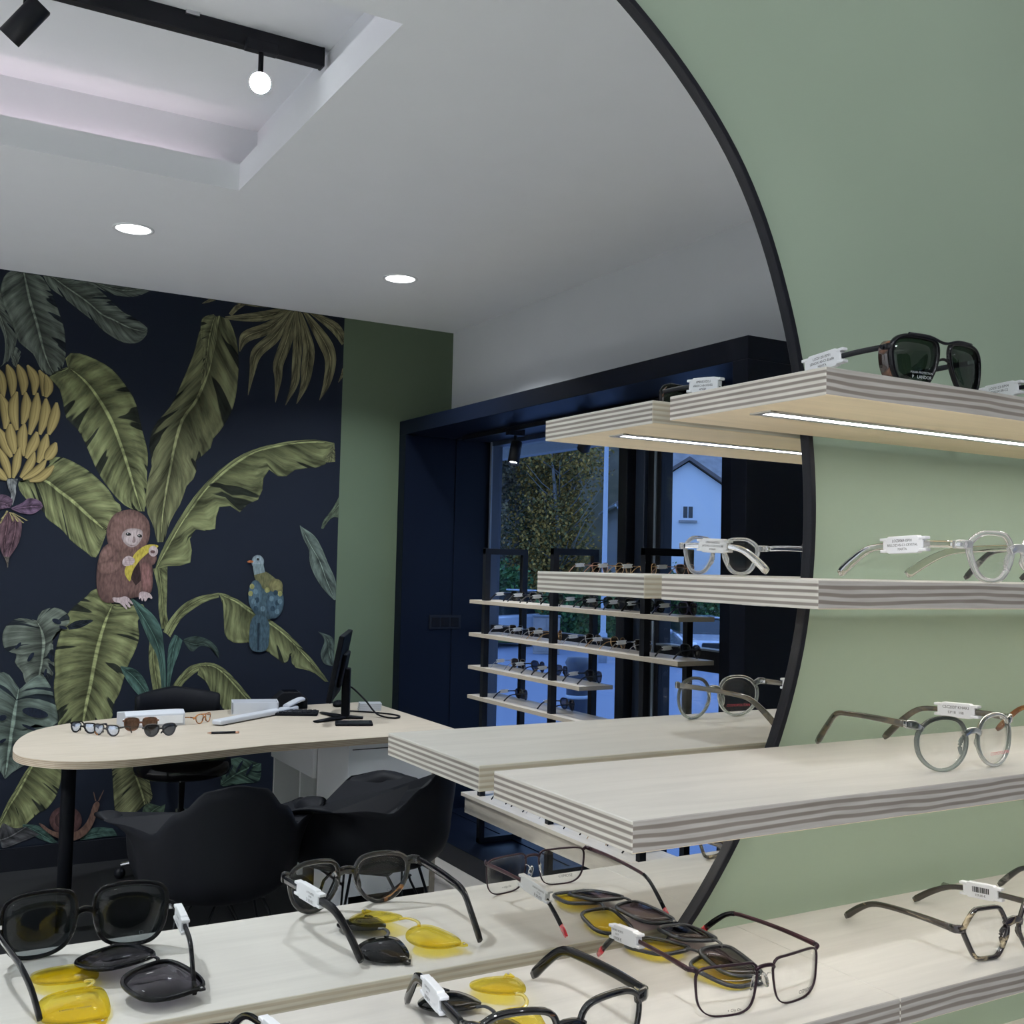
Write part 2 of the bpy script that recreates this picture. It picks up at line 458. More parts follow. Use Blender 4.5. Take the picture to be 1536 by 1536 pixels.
M_PLY_BOUNCE = ply_face_mat('birch_veneer_bounce_tint', (.92, .76, .52), 0)  # underside bounce glow painted in: brighter and yellower than the top veneer
M_PLYY = ply_face_mat('birch_veneer_across', (.78, .68, .55), 1)
M_DESK = ply_face_mat('desk_birch_veneer', (.37, .325, .27), 0)
T_SH = .0224
M_EDGE_END = ply_edge_mat('plywood_end_edge', T_SH, (.62, .59, .53), (.23, .20, .175), 0, 9, .04)
M_EDGE_LONG = ply_edge_mat('plywood_long_edge', T_SH, (.41, .39, .36), (.205, .18, .155), 0, 7, .75, 14, 4)
M_EDGE_BACK = ply_edge_mat('plywood_back_edge', T_SH, (.74, .69, .58), (.60, .52, .40), 0, 9, .05)
M_EDGE_THIN = ply_edge_mat('thin_plywood_edge', .018, (.55, .50, .42), (.33, .27, .21), 0, 7, .12)
M_EDGE_DESK = ply_edge_mat('desk_plywood_edge', .028, (.55, .46, .36), (.36, .28, .20), 0, 9, .1)
M_LED = emit_mat('led_strip_light', (1.0, .98, .94), 19.0)
M_LEDTOP = emit_mat('bright_led_strip_light', (.98, .98, .98), 25.0)
M_DISC = emit_mat('downlight_glow', (1.0, 1.0, 1.0), 14.0)
M_SPOT = emit_mat('spotlight_glow', (.95, .98, 1.0), 90.0)
M_MIRROR = bpy.data.materials.new('silvered_glass'); M_MIRROR.use_nodes = True
_b = M_MIRROR.node_tree.nodes['Principled BSDF']; _b.inputs['Metallic'].default_value = 1; _b.inputs['Roughness'].default_value = 0.0
_mnz = M_MIRROR.node_tree.nodes.new('ShaderNodeTexNoise'); _mnz.inputs['Scale'].default_value = 3
_mrp = M_MIRROR.node_tree.nodes.new('ShaderNodeValToRGB'); _mrp.color_ramp.elements[0].color = (.90, .92, .92, 1); _mrp.color_ramp.elements[1].color = (.92, .94, .935, 1)
M_MIRROR.node_tree.links.new(_mnz.outputs['Fac'], _mrp.inputs[0]); M_MIRROR.node_tree.links.new(_mrp.outputs[0], _b.inputs['Base Color'])
M_PANE = lens_mat('window_glass', (.93, .96, .97), .05)
MURAL_GAIN = 0.9
# ------------------------------------------------------------------ the room
def structure(o):
    o['kind'] = 'structure'; return o
CZ = 2.851                      # ceiling
UZ = 3.12                       # upper ceiling inside the recess
X0, X1 = -2.6, 2.838            # left wall, window wall
YB = -4.839                     # mural wall
b = MB(); b.box(X0-.1, X1+.1, YB-.1, .15, -.12, 0)
structure(b.build('floor', M_FLOOR))
b = MB(); b.box(-.25, 2.165, -4.826, -2.2, 0.0, .004)
tag(b.build('floor_mat', M_DFLOOR, bevel=.002), 'large black rubber mat under the desk and chairs', 'mat')
b = MB(); b.box(X0-.1, 3.3, .0125, .14, 0, 3.2)
structure(b.build('wall_front', M_GREEN))
b = MB(); b.box(X0-.1, 2.158, YB-.1, YB, 0, 3.2); structure(b.build('wall_back', M_NAVYWALL))
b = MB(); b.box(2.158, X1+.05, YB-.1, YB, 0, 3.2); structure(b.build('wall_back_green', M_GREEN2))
b = MB(); b.box(X0-.1, X0, YB-.1, .14, 0, 3.2); structure(b.build('wall_left', M_WHITE))
# window wall with the shop window opening
WY0, WY1, WZ0, WZ1 = -4.75, -2.03, .10, 2.22
b = MB()
b.box(X1, 3.12, YB, .0125, WZ1, 3.2); b.box(X1, 3.12, YB-.1, WY0, 0, WZ1); b.box(X1, 3.12, WY1, .0125, 0, WZ1); b.box(X1, 3.12, WY0, WY1, -.1, WZ0)
structure(b.build('wall_right', M_WHITE))
# small return of the wall beside the corner, above the niche
b = MB(); b.box(X0, 2.158, YB, YB+.014, 0, .11); structure(b.build('baseboard_back', M_BLACK))
# ceiling with a recessed, indirectly lit bay
RX0, RX1, RY0, RY1 = -1.9, 1.08, -3.113, -1.63
b = MB()
b.box(X0-.1, RX0, YB-.1, .14, CZ, CZ+.02); b.box(RX1, 3.2, YB-.1, .14, CZ, CZ+.02)
b.box(RX0, RX1, YB-.1, RY0, CZ, CZ+.02); b.box(RX0, RX1, RY1, .14, CZ, CZ+.02)
structure(b.build('ceiling', M_CEIL))
b = MB(); b.box(X0-.1, 3.2, YB-.1, .14, 3.2, 3.26); structure(b.build('roof_slab', M_WHITE))
b = MB()                         # upstand lip around the bay
for x0, x1, y0, y1 in ((RX0, RX1, RY0, RY0+.012), (RX0, RX1, RY1-.012, RY1), (RX0, RX0+.012, RY0+.012, RY1-.012), (RX1-.012, RX1, RY0+.012, RY1-.012)):
    b.box(x0, x1, y0, y1, CZ+.0, CZ+.10)
structure(b.build('trim_1', M_CEIL))
g = .075
b = MB()                         # outer walls and lid of the light cove
b.box(RX0-g-.02, RX1+g+.02, RY0-g-.02, RY0-g, CZ+.02, UZ); b.box(RX0-g-.02, RX1+g+.02, RY1+g, RY1+g+.02, CZ+.02, UZ)
b.box(RX0-g-.02, RX0-g, RY0-g, RY1+g, CZ+.02, UZ); b.box(RX1+g, RX1+g+.02, RY0-g, RY1+g, CZ+.02, UZ)
b.box(RX0-g-.02, RX1+g+.02, RY0-g-.02, RY1+g+.02, UZ, UZ+.03)
structure(b.build('trim_2', M_CEIL))
# pink led tape lying in the cove
t = thing('cove_led_tape', 'pinkish led tape hidden behind the lip of the ceiling recess', 'light', (0, 0, CZ+.025))
M_PINK = emit_mat('pink_led_tape', (1.0, .80, .84), 34)
for x0, x1, y0, y1 in ((RX0-.05, RX1-.1, RY0-.045, RY0-.035), (RX0-.05, RX1-.1, RY1+.035, RY1+.045)):
    MB().box(x0, x1, y0, y1, 0, .006).build('tape', M_PINK, t)
    MB().box(x0-.01, x1+.02, y0-.006, y1+.006, -.004, 0).build('tape_carrier', M_ALU, t)
MB().box(RX1-.09, RX1-.05, RY0-.06, RY0-.02, -.004, .05).build('tape_clip', M_WPLASTIC, t)

# downlights; three of the unseen ones are added to brighten ceiling and wall
def downlight(x, y, label):
    t = thing('downlight', label, 'light', (x, y, CZ), 0, 'round ceiling downlights')
    m = MB(); n = 32; r0, r1 = .070, .083
    m.loft([[(r*cos(2*pi*i/n), r*sin(2*pi*i/n), z) for i in range(n)] for r, z in ((r0, .004), (r0, -.004), (r1, -.004), (r1, .0))], 0, False, False)
    m.build('trim_ring', M_WPLASTIC, t)
    MB().lathe([(.0001, -.001), (.0701, -.001), (.0701, .004)], 32).build('diffuser', M_DISC, t)
    area_lamp('downlight_lamp', (x, y, CZ-.008), .13, DOWNLIGHT_W, (.92, .96, 1.0), (0, 0, -1), 125)
for x, y, l in ((.83, -3.81, 'round downlight glowing near the mural, nearer the recess'), (2.07, -3.89, 'round downlight glowing above the window corner of the desk'),
                (-.3, -1.2, 'unseen round downlight above the left end of the mirror, added to light the green wall'), (-.5, -3.85, 'round downlight above the left end of the mural'), (-2.2, -2.3, 'round downlight by the left wall'), (-1.9, -3.85, 'round downlight in the far left corner'), (-2.0, -1.0, 'round downlight left of the mirror'), (-2.2, -3.2, 'unseen round downlight by the left wall, towards the mural, added for ceiling bounce'), (-2.25, -1.6, 'unseen round downlight by the left wall, towards the mirror, added for ceiling bounce')):
    downlight(x, y, l)

# track light in the bay
t = thing('light_track', 'black ceiling track carrying two spotlights in the recess', 'track', (0, -2.42, 3.09))
MB().box(-1.6, 1.13, -.018, .018, -.03, .03).build('rail', M_BLACK, t, bevel=.003)
MB().box(1.125, 1.135, -.02, .02, -.032, .03).build('end_cap', M_BLACK, t, bevel=.003)
for x in (-.9, .72): MB().box(x-.02, x+.02, -.026, .026, .018, .03).build('mounting_clip', M_ALU, t)
def spotlight(loc, aim, label, lit, top=.10, group='black spotlights on the track', r=.032, ln=.13, power=0):
    t = thing('spotlight', label, 'light', loc, 0, group)
    d = (Vector(aim)-Vector(loc)).normalized()
    q = d.to_track_quat('Z', 'Y').to_matrix().to_4x4()
    m = MB(); m.lathe([(r*.9, -ln*.5), (r, -ln*.46), (r, ln*.5), (r*.86, ln*.5), (r*.8, ln*.38)], 24); m.xform(q); m.build('housing', M_BLACK, t)
    m = MB(); m.lathe([(.0001, ln*.40), (r*.82, ln*.40), (r*.82, ln*.385)], 24); m.xform(q); m.build('lens', M_SPOT if lit else M_WLAC, t)
    m = MB(); m.tube([(0, 0, 0), (0, .0, top*.6), (0, 0, top)], .008, 8); m.build('stem', M_BLACK, t)
    MB().box(-.05, .05, -.016, .016, top-.012, top+.022).build('adapter', M_BLACK, t, bevel=.003)
    if power:
        l = bpy.data.lights.new('spot_lamp', 'SPOT'); l.energy = power; l.spot_size = radians(60); l.spot_blend = .6; l.shadow_soft_size = .03; l.color = (.95, .98, 1)
        o = bpy.data.objects.new('spot_lamp', l); COL.objects.link(o); o.location = Vector(loc)+d*(ln*.5+.01); o.rotation_euler = d.to_track_quat('-Z', 'Y').to_euler()
    return t
spotlight((.93, -2.40, 2.955), (.02, .75, 1.5), 'black track spotlight shining brightly towards the mirror', True, .105, power=45)
spotlight((.27, -2.40, 2.965), (-.25, -2.75, 2.3), 'black track spotlight turned away, half out of the frame', False, .095)

# ------------------------------------------------------------------ shop window niche
FX = 2.51
b = MB()
b.box(FX, X1, YB+.001, -1.954, WZ1, 2.30)          # head
b.box(FX, X1, YB+.001, WY0, 0, WZ1)                # left cheek
b.box(FX, X1, WY1, -1.954, 0, WZ1)                 # right cheek
b.box(FX, X1, WY0, WY1, 0, WZ0)                    # plinth
b.box(X1-.01, 3.09, WY0-.001, WY0+.006, WZ0, WZ1); b.box(X1-.01, 3.09, WY1-.006, WY1+.001, WZ0, WZ1); b.box(X1-.01, 3.09, WY0, WY1, WZ0-.001, WZ0+.004); b.box(X1-.01, 3.09, WY0, WY1, WZ1-.006, WZ1+.001)
structure(b.build('trim_3', M_NAVY, bevel=.002))
b = MB(); b.box(3.06, 3.12, -2.714, WY1, WZ0, WZ1); structure(b.build('trim_4', M_NAVY))
MW = thing('window_1', 'tall dark framed shop window with two panes and a transom', 'window', (3.1, 0, 0)); MW['kind'] = 'structure'
M_FRAME = mat('dark_blue_window_frame', (.02, .03, .055), .4, noise=.06)
M_FRAMEL = mat('grey_blue_seal', (.16, .2, .26), .5, noise=.05)
MB().box(-.05, .02, -4.748, -4.718, WZ0, WZ1).build('frame', M_FRAME, MW)
MB().box(-.055, -.045, -4.728, -4.714, WZ0, WZ1).build('seal', M_FRAMEL, MW)
MB().box(-.05, .02, WY0, -2.714, WZ1-.03, WZ1).build('frame', M_FRAME, MW)
MB().box(-.05, .02, WY0, -2.714, WZ0, WZ0+.06).build('frame', M_FRAME, MW)
MB().box(-.09, .05, -3.395, -3.325, WZ0, WZ1).build('mullion', M_BLACK, MW, bevel=.004)
MB().box(-.04, .05, -3.325, -3.255, WZ0, WZ1).build('mullion', M_FRAME, MW, bevel=.004)
MB().box(-.02, .05, -3.255, -3.155, WZ0, WZ1).build('mullion', M_BLACK, MW, bevel=.004)
MB().box(-.026, -.02, -3.20, -3.185, WZ0, WZ1).build('seal', M_FRAMEL, MW)
MB().box(-.03, .03, -3.155, -2.714, 1.06, 1.15).build('transom', M_BLACK, MW, bevel=.004)
MB().box(-.034, .03, -3.155, -2.714, 1.15, 1.158).build('seal', M_FRAMEL, MW)
MB().box(-.03, .03, -4.72, -3.395, 1.10, 1.15).build('transom', M_BLACK, MW, bevel=.004)
MB().box(-.002, .004, -4.72, -3.395, WZ0+.06, WZ1-.03).build('pane', M_PANE, MW)
MB().box(-.002, .004, -3.155, -2.714, WZ0+.06, WZ1-.03).build('pane', M_PANE, MW)
# socket strip in the cheek
t = thing('socket_panel', 'black flush socket panel in the navy side of the window niche', 'socket', (2.785, -4.75, 1.165))
MB().box(-.1, .1, 0, .008, -.04, .04).build('cover_plate', M_BLACK, t, bevel=.003)
for k in range(3): MB().box(-.085+k*.06, -.035+k*.06, .008, .011, -.026, .026).build('socket_insert', M_BLACKM, t, bevel=.002)
spotlight((2.80, -4.02, 2.08), (2.6, -3.9, 1.3), 'black spotlight lit under the head of the window niche', True, .10, 'black spotlights in the window niche', .03, .12, power=34)
spotlight((2.80, -3.36, 2.09), (2.95, -3.9, 1.6), 'black spotlight turned aside in the window niche', False, .09, 'black spotlights in the window niche', .03, .12)
t = thing('niche_light_track', 'short black track under the head of the window niche', 'track', (2.80, -3.5, 2.205))
MB().box(-.015, .015, -1.1, 1.1, -.012, .011).build('rail', M_BLACK, t, bevel=.002)
MB().box(-.016, .016, 1.1, 1.106, -.013, .011).build('end_cap', M_BLACK, t)

# ------------------------------------------------------------------ round mirror
CX, CZM = .466*.56, E + .123*.56
RPTS = [(55.3, 1.0111), (47.6, 1.0152), (41.8, 1.0196), (35.7, 1.0225), (29.2, 1.0185), (22.7, 1.012), (18.1, 1.0105), (14.9, 1.0090), (6.7, 1.0090), (2.6, 1.0107), (-3.0, 1.0123), (-7.7, 1.0145), (-12.3, 1.0185), (-15.5, 1.0200), (-24.9, 1.0228), (-35.5, 1.0240), (-45.2, 1.0285)]
def mirror_r(deg):
    d = (deg + 180) % 360 - 180
    if -45.2 <= d <= 55.3:
        for (a, ra), (c, rc) in zip(RPTS, RPTS[1:]):
            if c <= d <= a:
                return (rc + (ra-rc)*(d-c)/(a-c))*.56
    e = (d-55.3) % 360; t = e/(360-100.5); t = t*t*(3-2*t)
    return (1.0111 + (1.0285-1.0111)*t)*.56
NM = 192
RM = [mirror_r(360*i/NM) for i in range(NM)]
for _ in range(3): RM = [(RM[i-1]+2*RM[i]+RM[(i+1) % NM])/4 for i in range(NM)]
def mring(dr, y): return [(CX+(RM[i]+dr)*cos(2*pi*i/NM), y, CZM+(RM[i]+dr)*sin(2*pi*i/NM)) for i in range(NM)]
t = thing('round_mirror', 'big round wall mirror in a thin black rim, the shop reflected in it', 'mirror', (0, 0, 0))
m = MB(); m.loft([mring(-.004, .0), mring(-.004, .010)], 0, False, True, False); m.build('glass', M_MIRROR, t)
m = MB(); m.loft([mring(-.0065, -.0002), mring(-.0065, -.0052), mring(-.0058, -.006), mring(0, -.006), mring(.0008, -.005), mring(.0008, .0124), mring(-.0065, .0124)], 0, True, False, False); m.build('rim', M_RIM, t)
# ------------------------------------------------------------------ plywood wall shelves
YF, YK = -.2076, -.013            # front and back edge
def wall_shelf(z, boards, label, led=True, lm=None):
    """z = top. boards = list of (x0, x1)."""
    t = thing('wall_shelf', label, 'shelf', (boards[0][0], 0, z), 0, 'plywood wall shelves')
    xo = boards[0][0]
    for k, (a, c) in enumerate(boards):
        a -= xo; c -= xo
        m = MB()
        vs = [(a, YF, 0), (c, YF, 0), (c, YK, 0), (a, YK, 0), (a, YF, -T_SH), (c, YF, -T_SH), (c, YK, -T_SH), (a, YK, -T_SH)]
        m.add(vs, [(0, 1, 2, 3)], 0); m.add(vs, [(7, 6, 5, 4)], 1); m.add(vs, [(0, 4, 5, 1)], 2); m.add(vs, [(3, 2, 6, 7)], 4); m.add(vs, [(0, 3, 7, 4), (1, 5, 6, 2)], 3)
        o = m.build('board', [M_PLY, M_PLY_BOUNCE, M_EDGE_LONG, M_EDGE_END, M_EDGE_BACK], t)
        md = o.modifiers.new('weld', 'WELD'); md.merge_threshold = 1e-5
        md = o.modifiers.new('edge', 'BEVEL'); md.width = .0006; md.segments = 1
        if led:
            s0 = .028 if k == 0 else .004
            MB().box(a+s0, c-.004, -.1205, -.1130, -T_SH-.0012, -T_SH+.001).build('light_channel', M_ALU, t)
            MB().box(a+s0, c-.004, -.1020, -.0945, -T_SH-.0012, -T_SH+.001).build('light_channel', M_ALU, t)
            MB().box(a+s0+.004, c-.005, -.1130, -.1020, -T_SH-.0008, -T_SH+.001).build('led_strip', lm or M_LED, t)
            MB().box(a+s0-.003, a+s0+.004, -.1205, -.0945, -T_SH-.0014, -T_SH+.001).build('channel_cap', M_ALU, t)
    for x in (1.05, 1.6, 2.2):
        MB().tube([(x-xo, -.06, -T_SH*.5), (x-xo, .0135, -T_SH*.5)], .0045, 10).build('wall_pin', M_CHROME, t)
    return t
XR = 2.45
Z1, Z2, Z3, Z4, Z5 = 1.6606, 1.4935, 1.3267, 1.1606, .9938
wall_shelf(Z1, [(.630, XR)], 'topmost plywood shelf, light strip glowing under it', lm=M_LEDTOP)
wall_shelf(Z2, [(.6236, XR)], 'second plywood shelf from the top, carrying the clear glasses')
wall_shelf(Z3, [(.4505, XR)], 'third plywood shelf from the top, longest corner in the middle, grey-green glasses on it')
wall_shelf(Z4, [(-.42, .7189), (.7191, XR)], 'lower plywood shelf of two boards, clip-on glasses spread over it')
wall_shelf(Z5, [(-.42, XR)], 'lowest plywood shelf, only a sliver at the bottom corner', led=False)

# ------------------------------------------------------------------ spectacles
def P_(pts): return pts
SHAPES = {   # temporal side is +x, top is +z, in half widths / half heights
    'rect':   [(-.55,1),(.2,1.02),(.8,1.0),(1.02,.85),(1.02,.2),(.95,-.55),(.62,-.98),(0,-1.03),(-.55,-1),(-.86,-.72),(-1.0,.1),(-1.02,.7),(-.9,1.0)],
    'panto':  [(-.5,1),(.15,1.04),(.7,.98),(1.02,.72),(1.04,.25),(.9,-.35),(.55,-.88),(.05,-1.06),(-.45,-.92),(-.82,-.45),(-1.02,.1),(-1.02,.55),(-.86,.88)],
    'round':  [(-.45,.98),(.1,1.04),(.62,.9),(.97,.5),(1.03,0),(.9,-.5),(.5,-.93),(0,-1.05),(-.5,-.93),(-.9,-.5),(-1.03,.0),(-.95,.5),(-.75,.82)],
    'square': [(-.62,1),(.1,1.04),(.72,.98),(1.0,.8),(1.03,.2),(.96,-.45),(.66,-.95),(.1,-1.04),(-.4,-1),(-.82,-.74),(-1.0,-.15),(-1.03,.5),(-.95,.85)],
    'hex':    [(-.45,1.06),(.42,1.06),(.62,1.02),(1.02,.35),(1.05,.22),(1.0,.05),(.62,-.85),(.45,-1.02),(-.3,-1.05),(-.52,-1.0),(-.95,-.25),(-1.0,.0),(-.98,.25),(-.62,.98)],
    'angular':[(-.55,1.0),(.2,1.03),(.55,.98),(1.0,.62),(1.05,.4),(1.0,.1),(.8,-.55),(.5,-.95),(.1,-1.04),(-.4,-.98),(-.8,-.5),(-1.0,.05),(-1.02,.45),(-.8,.85)],
    'pilot':  [(-.7,.98),(0,1.03),(.7,.98),(1.0,.72),(1.04,.2),(.94,-.4),(.6,-.95),(.1,-1.05),(-.3,-.95),(-.66,-.5),(-.95,.1),(-1.02,.6),(-.95,.9)],
}
def outline(shape, w, h, n):
    pts = resample(chaikin(SHAPES[shape], 3), n)
    xs = [p[0] for p in pts]; zs = [p[1] for p in pts]
    sx = w/(max(xs)-min(xs)); sz = h/(max(zs)-min(zs)); ox = (max(xs)+min(xs))/2; oz = (max(zs)+min(zs))/2
    return [((x-ox)*sx, (z-oz)*sz) for x, z in pts]
def offset(pts, d):
    n = len(pts); out = []
    a2 = sum(pts[i][0]*pts[(i+1) % n][1]-pts[(i+1) % n][0]*pts[i][1] for i in range(n))
    sg = 1 if a2 > 0 else -1
    for i in range(n):
        a = pts[i-1]; c = pts[(i+1) % n]; tx, tz = c[0]-a[0], c[1]-a[1]; l = hypot(tx, tz) or 1
        dd = d(pts[i]) if callable(d) else d
        out.append((pts[i][0]+sg*tz/l*dd, pts[i][1]-sg*tx/l*dd))
    return out
KC = 2.2
def spectacles(t, shape='panto', lw=.048, lh=.042, bridge=.020, rim=.0042, rim_top=None, depth=.0042, hz=.036, fm=None, tm=None, tipm=None, lm=None,
               tips=((-.066, .138), (.066, .138)), style='acetate', bz=.22, bend=.72, th=.0062, tt=.0036, tag_side=None, tag_at=.45, tag_lines=(), tag_len=.036, n=48,
               hinge=None, sleeve=None, pads=False, pad_m=None, prints=(), hw=None, bar=False, tipfrac=0, tag_h=.0135, barcode=False, wings=0.0, tip_th=None):
    """spectacles standing open: lens feet at z 0 around the origin, wearer's side at +y"""
    rt = rim_top or rim
    zc = lh/2 + rim
    ce = bridge/2 + lw/2
    if hw is None: hw = ce + lw/2 + rim + .004
    ol = outline(shape, lw, lh, n)
    def rr(p): return rim + (rt-rim)*max(0, p[1]/(lh/2))
    def cv(x, y, z): return (x, y + KC*x*x, z)
    fb = MB()
    for s in (-1, 1):
        inn = ol if s > 0 else [(-x, z) for x, z in ol]
        rings = []
        unit = offset(inn, 1.0)
        for i in range(n):
            p = inn[i]; u = (unit[i][0]-p[0], unit[i][1]-p[1]); r = rr(ol[i]); d = depth; c = min(r, d)*.28
            sec = [(0, -d/2+c), (c, -d/2), (r-c, -d/2), (r, -d/2+c), (r, d/2-c), (r-c, d/2), (c, d/2), (0, d/2-c)] if style != 'metal' else [(0, -d/2), (r, -d/2), (r, d/2), (0, d/2)]
            rings.append([cv(s*ce+p[0]+u[0]*q, y, zc+p[1]+u[1]*q) for q, y in sec])
        fb.loft(rings, 0, True)
        # end piece
        zz = hz-zc
        xs_ = max(ol, key=lambda p: p[0] - abs(p[1]-zz)*.9)
        x0 = ce+xs_[0]+rim*.4; z0 = zc+xs_[1]
        if style == 'metal':
            fb.tube([cv(s*x0, 0, z0+.001), cv(s*(hw-.002), -.0002, hz+.0005), (s*hw, KC*hw*hw+.003, hz), (s*hw, KC*hw*hw+.008, hz)], [(.0011, .0016), (.0013, .0022), (.0012, .0022), (.0011, .0018)], 8)
        else:
            fb.tube([cv(s*(x0-rim*.3), 0, z0), cv(s*(hw-.0035), 0, hz), (s*(hw-.0006), KC*hw*hw+.0012, hz), (s*hw, KC*hw*hw+.006, hz)], [(depth*.5, rim*.9), (depth*.5, th*.62), (depth*.48, th*.6), (tt*.55, th*.55)], 10, square=True)
    # bridge
    zb = zc + lh*.5*bz
    ip = min(ol, key=lambda p: p[0] + abs(p[1]-lh*.5*bz)*1.2)
    xb = ce + ip[0]
    if style == 'metal':
        fb.tube(smoothpath([cv(-xb, 0, zb-.001), cv(-xb*.55, -.001, zb+.0018), cv(xb*.55, -.001, zb+.0018), cv(xb, 0, zb-.001)], 4), (.0013, .0016), 8)
    elif bar:
        fb.tube(smoothpath([cv(-xb-.001, 0, zb-.006), cv(0, -.0006, zb-.003), cv(xb+.001, 0, zb-.006)], 5), .0014, 8)
    else:
        hb = rim*1.0
        fb.tube(smoothpath([cv(-xb-.0005, 0, zb-.0016), cv(-xb*.5, -.0006, zb+.0012), cv(0, -.0008, zb+.0018), cv(xb*.5, -.0006, zb+.0012), cv(xb+.0005, 0, zb-.0016)], 4), [(depth*.48, hb*k) for k in [.95]*17], 10, square=True)
        # moulded nose rests on the rims
        for s in (-1, 1):
            fb.tube(smoothpath([(s*(xb+.0005), .001, zb-.003), (s*(xb+.0006), .0042, zb-.011), (s*(xb+.0034), .001, zb-.019)], 4), [.0011, .0015, .0019, .0021, .0022, .002, .0018, .0014, .001], 8)
    fb.build('frame_front', fm, t)
    if bar:
        topx = [p for p in ol if p[1] > lh*.40]
        m = MB(); m.tube(smoothpath([cv(-ce-lw*.18, -.0012, zc+lh*.5+rt*.9), cv(-ce+lw*.3, -.0016, zc+lh*.5+rt*.75), cv(0, -.002, zc+lh*.5-.001), cv(ce-lw*.3, -.0016, zc+lh*.5+rt*.75), cv(ce+lw*.18, -.0012, zc+lh*.5+rt*.9)], 5), .0013, 8)
        m.build('brow_bar', M_BLACK, t)
    if wings:
        for s in (-1, 1):
            wm = MB()
            pts = [p for p in ol if p[0] > lw*.34]
            pts.sort(key=lambda p: p[1])
            wm.loft([[(s*(ce+p[0]+rim*.6), KC*(ce+p[0])**2+.002, zc+p[1]), (s*(ce+p[0]+rim*.6+.001), KC*(ce+p[0])**2+.002, zc+p[1]), (s*(ce+p[0]+rim+wings*.25), KC*(ce+p[0])**2+wings, zc+p[1]), (s*(ce+p[0]+rim+wings*.25-.001), KC*(ce+p[0])**2+wings, zc+p[1])] for p in pts], 0)
            wm.build('side_shield', M_TORT, t)
    # lenses
    for s in (-1, 1):
        m = MB(); inn = offset(ol, .0005)
        rings = []
        for q, y in ((.001, -.0022), (.5, -.0017), (1.0, -.0006), (1.0, .0006), (.5, -.0004), (.001, -.0008)):
            rings.append([cv(s*(ce+p[0]*q), y, zc+p[1]*q) for p in inn])
        m.loft(rings, 0)
        o = m.build('lens', lm, t)
        for side, string, size, dx, dz, ink in prints:
            if side == s:
                tv, tf = text_mesh(string, size)
                k = MB(); k.add([cv(s*ce+dx+v[0], -.0031, zc+dz+v[1]) for v in tv], tf); k.build('lens_print', ink, o)
    # temples
    for s, tip in zip((-1, 1), tips):
        y0 = KC*hw*hw+.005
        tx, ty = tip
        yb_ = y0 + (ty-y0)*bend
        zt = (tip_th or th)*.52 + .0003
        path = smoothpath([(s*hw, y0, hz), (s*hw+(tx-s*hw)*.10, y0+(yb_-y0)*.35, hz+.0003), (s*hw+(tx-s*hw)*.35, y0+(yb_-y0)*.75, hz-.0012), (s*hw+(tx-s*hw)*.55, yb_, hz-.0045), (s*hw+(tx-s*hw)*.8, yb_+(ty-yb_)*.5, hz*.52+zt*.3), (tx, ty, zt)], 4)
        k = len(path)
        rad = []
        for i in range(k):
            f = i/(k-1)
            hgt = th*.5*(1.0 - .22*sin(pi*min(1, f*1.25)) + .12*max(0, f-.7)/.3)
            if tip_th: hgt = th*.5 + (tip_th-th)*.5*max(0, (f-.5)/.5)
            if f > .97: hgt *= .72
            rad.append((tt*.5, hgt))
        m = MB(); cut = int((k-1)*(1-tipfrac)) if tipfrac else k-1
        if sleeve:
            c0 = int((k-1)*.58); q = MB(); q.tube(path[c0:cut+1], [(a*1.2, c*1.12) for a, c in rad[c0:cut+1]], 8)
        m.tube(path[:cut+1], rad[:cut+1], 8, square=style != 'metal')
        o = m.build('temple', tm, t)
        if sleeve: q.build('temple_sleeve', sleeve, o)
        if tipfrac:
            m = MB(); m.tube(path[cut:], [(a*1.25, c*1.18) for a, c in rad[cut:]], 8); m.build('temple_tip', tipm, o)
        if hinge:
            MB().box(s*(hw-.0022)-.0022, s*(hw-.0022)+.0022, y0-.006, y0+.0045, hz-.0016, hz+.0016).build('hinge', hinge, t)
        if tag_side == s:
            i = int((k-1)*tag_at); c = path[i]; d = (path[min(i+1, k-1)]-path[i-1]).normalized()
            th_ = tag_h*.5; L = tag_len*.5
            q = MB()
            prof = [(-L, -th_*.45), (-L*.72, -th_), (L*.72, -th_), (L, -th_*.45), (L, th_*.45), (L*.72, th_), (-L*.72, th_), (-L, th_*.45)]
            q.prism(prof, -.0030, .0030, axis='x')
            for lx in (-1, 1):
                q.box(-.0034, .0034, lx*L*.98-.004, lx*L*.98+.004, th_*.5, th_*.85); q.box(-.0034, .0034, lx*L*.98-.004, lx*L*.98+.004, -th_*.85, -th_*.5)
            ang = math.asin(max(-1, min(1, d.z)))
            yaw = math.atan2(-d.x, d.y)
            M_ = Matrix.Translation(c) @ Matrix.Rotation(yaw, 4, 'Z') @ Matrix.Rotation(ang, 4, 'X')
            q.xform(M_)
            o = q.build('price_tag', M_WPLASTIC, t, bevel=.0006)
            for face in (-1, 1):
                for string, size, dy, dz in tag_lines:
                    tv, tf = text_mesh(string, size)
                    q = MB(); q.add([(face*.0032, (dy+v[0])*face, dz+v[1]) for v in tv], tf); q.xform(M_); q.build('tag_print', M_INK, o)
                if barcode:
                    q = MB(); rnd = random.Random(5); y = -.009
                    while y < .008:
                        w_ = rnd.choice((.0004, .0007, .0011)); q.box(min(face*.0030, face*.00325), max(face*.0030, face*.00325), y, y+w_, -.0015, .0038); y += w_+rnd.choice((.0004, .0006))
                    q.xform(M_); q.build('tag_print', M_INK, o)
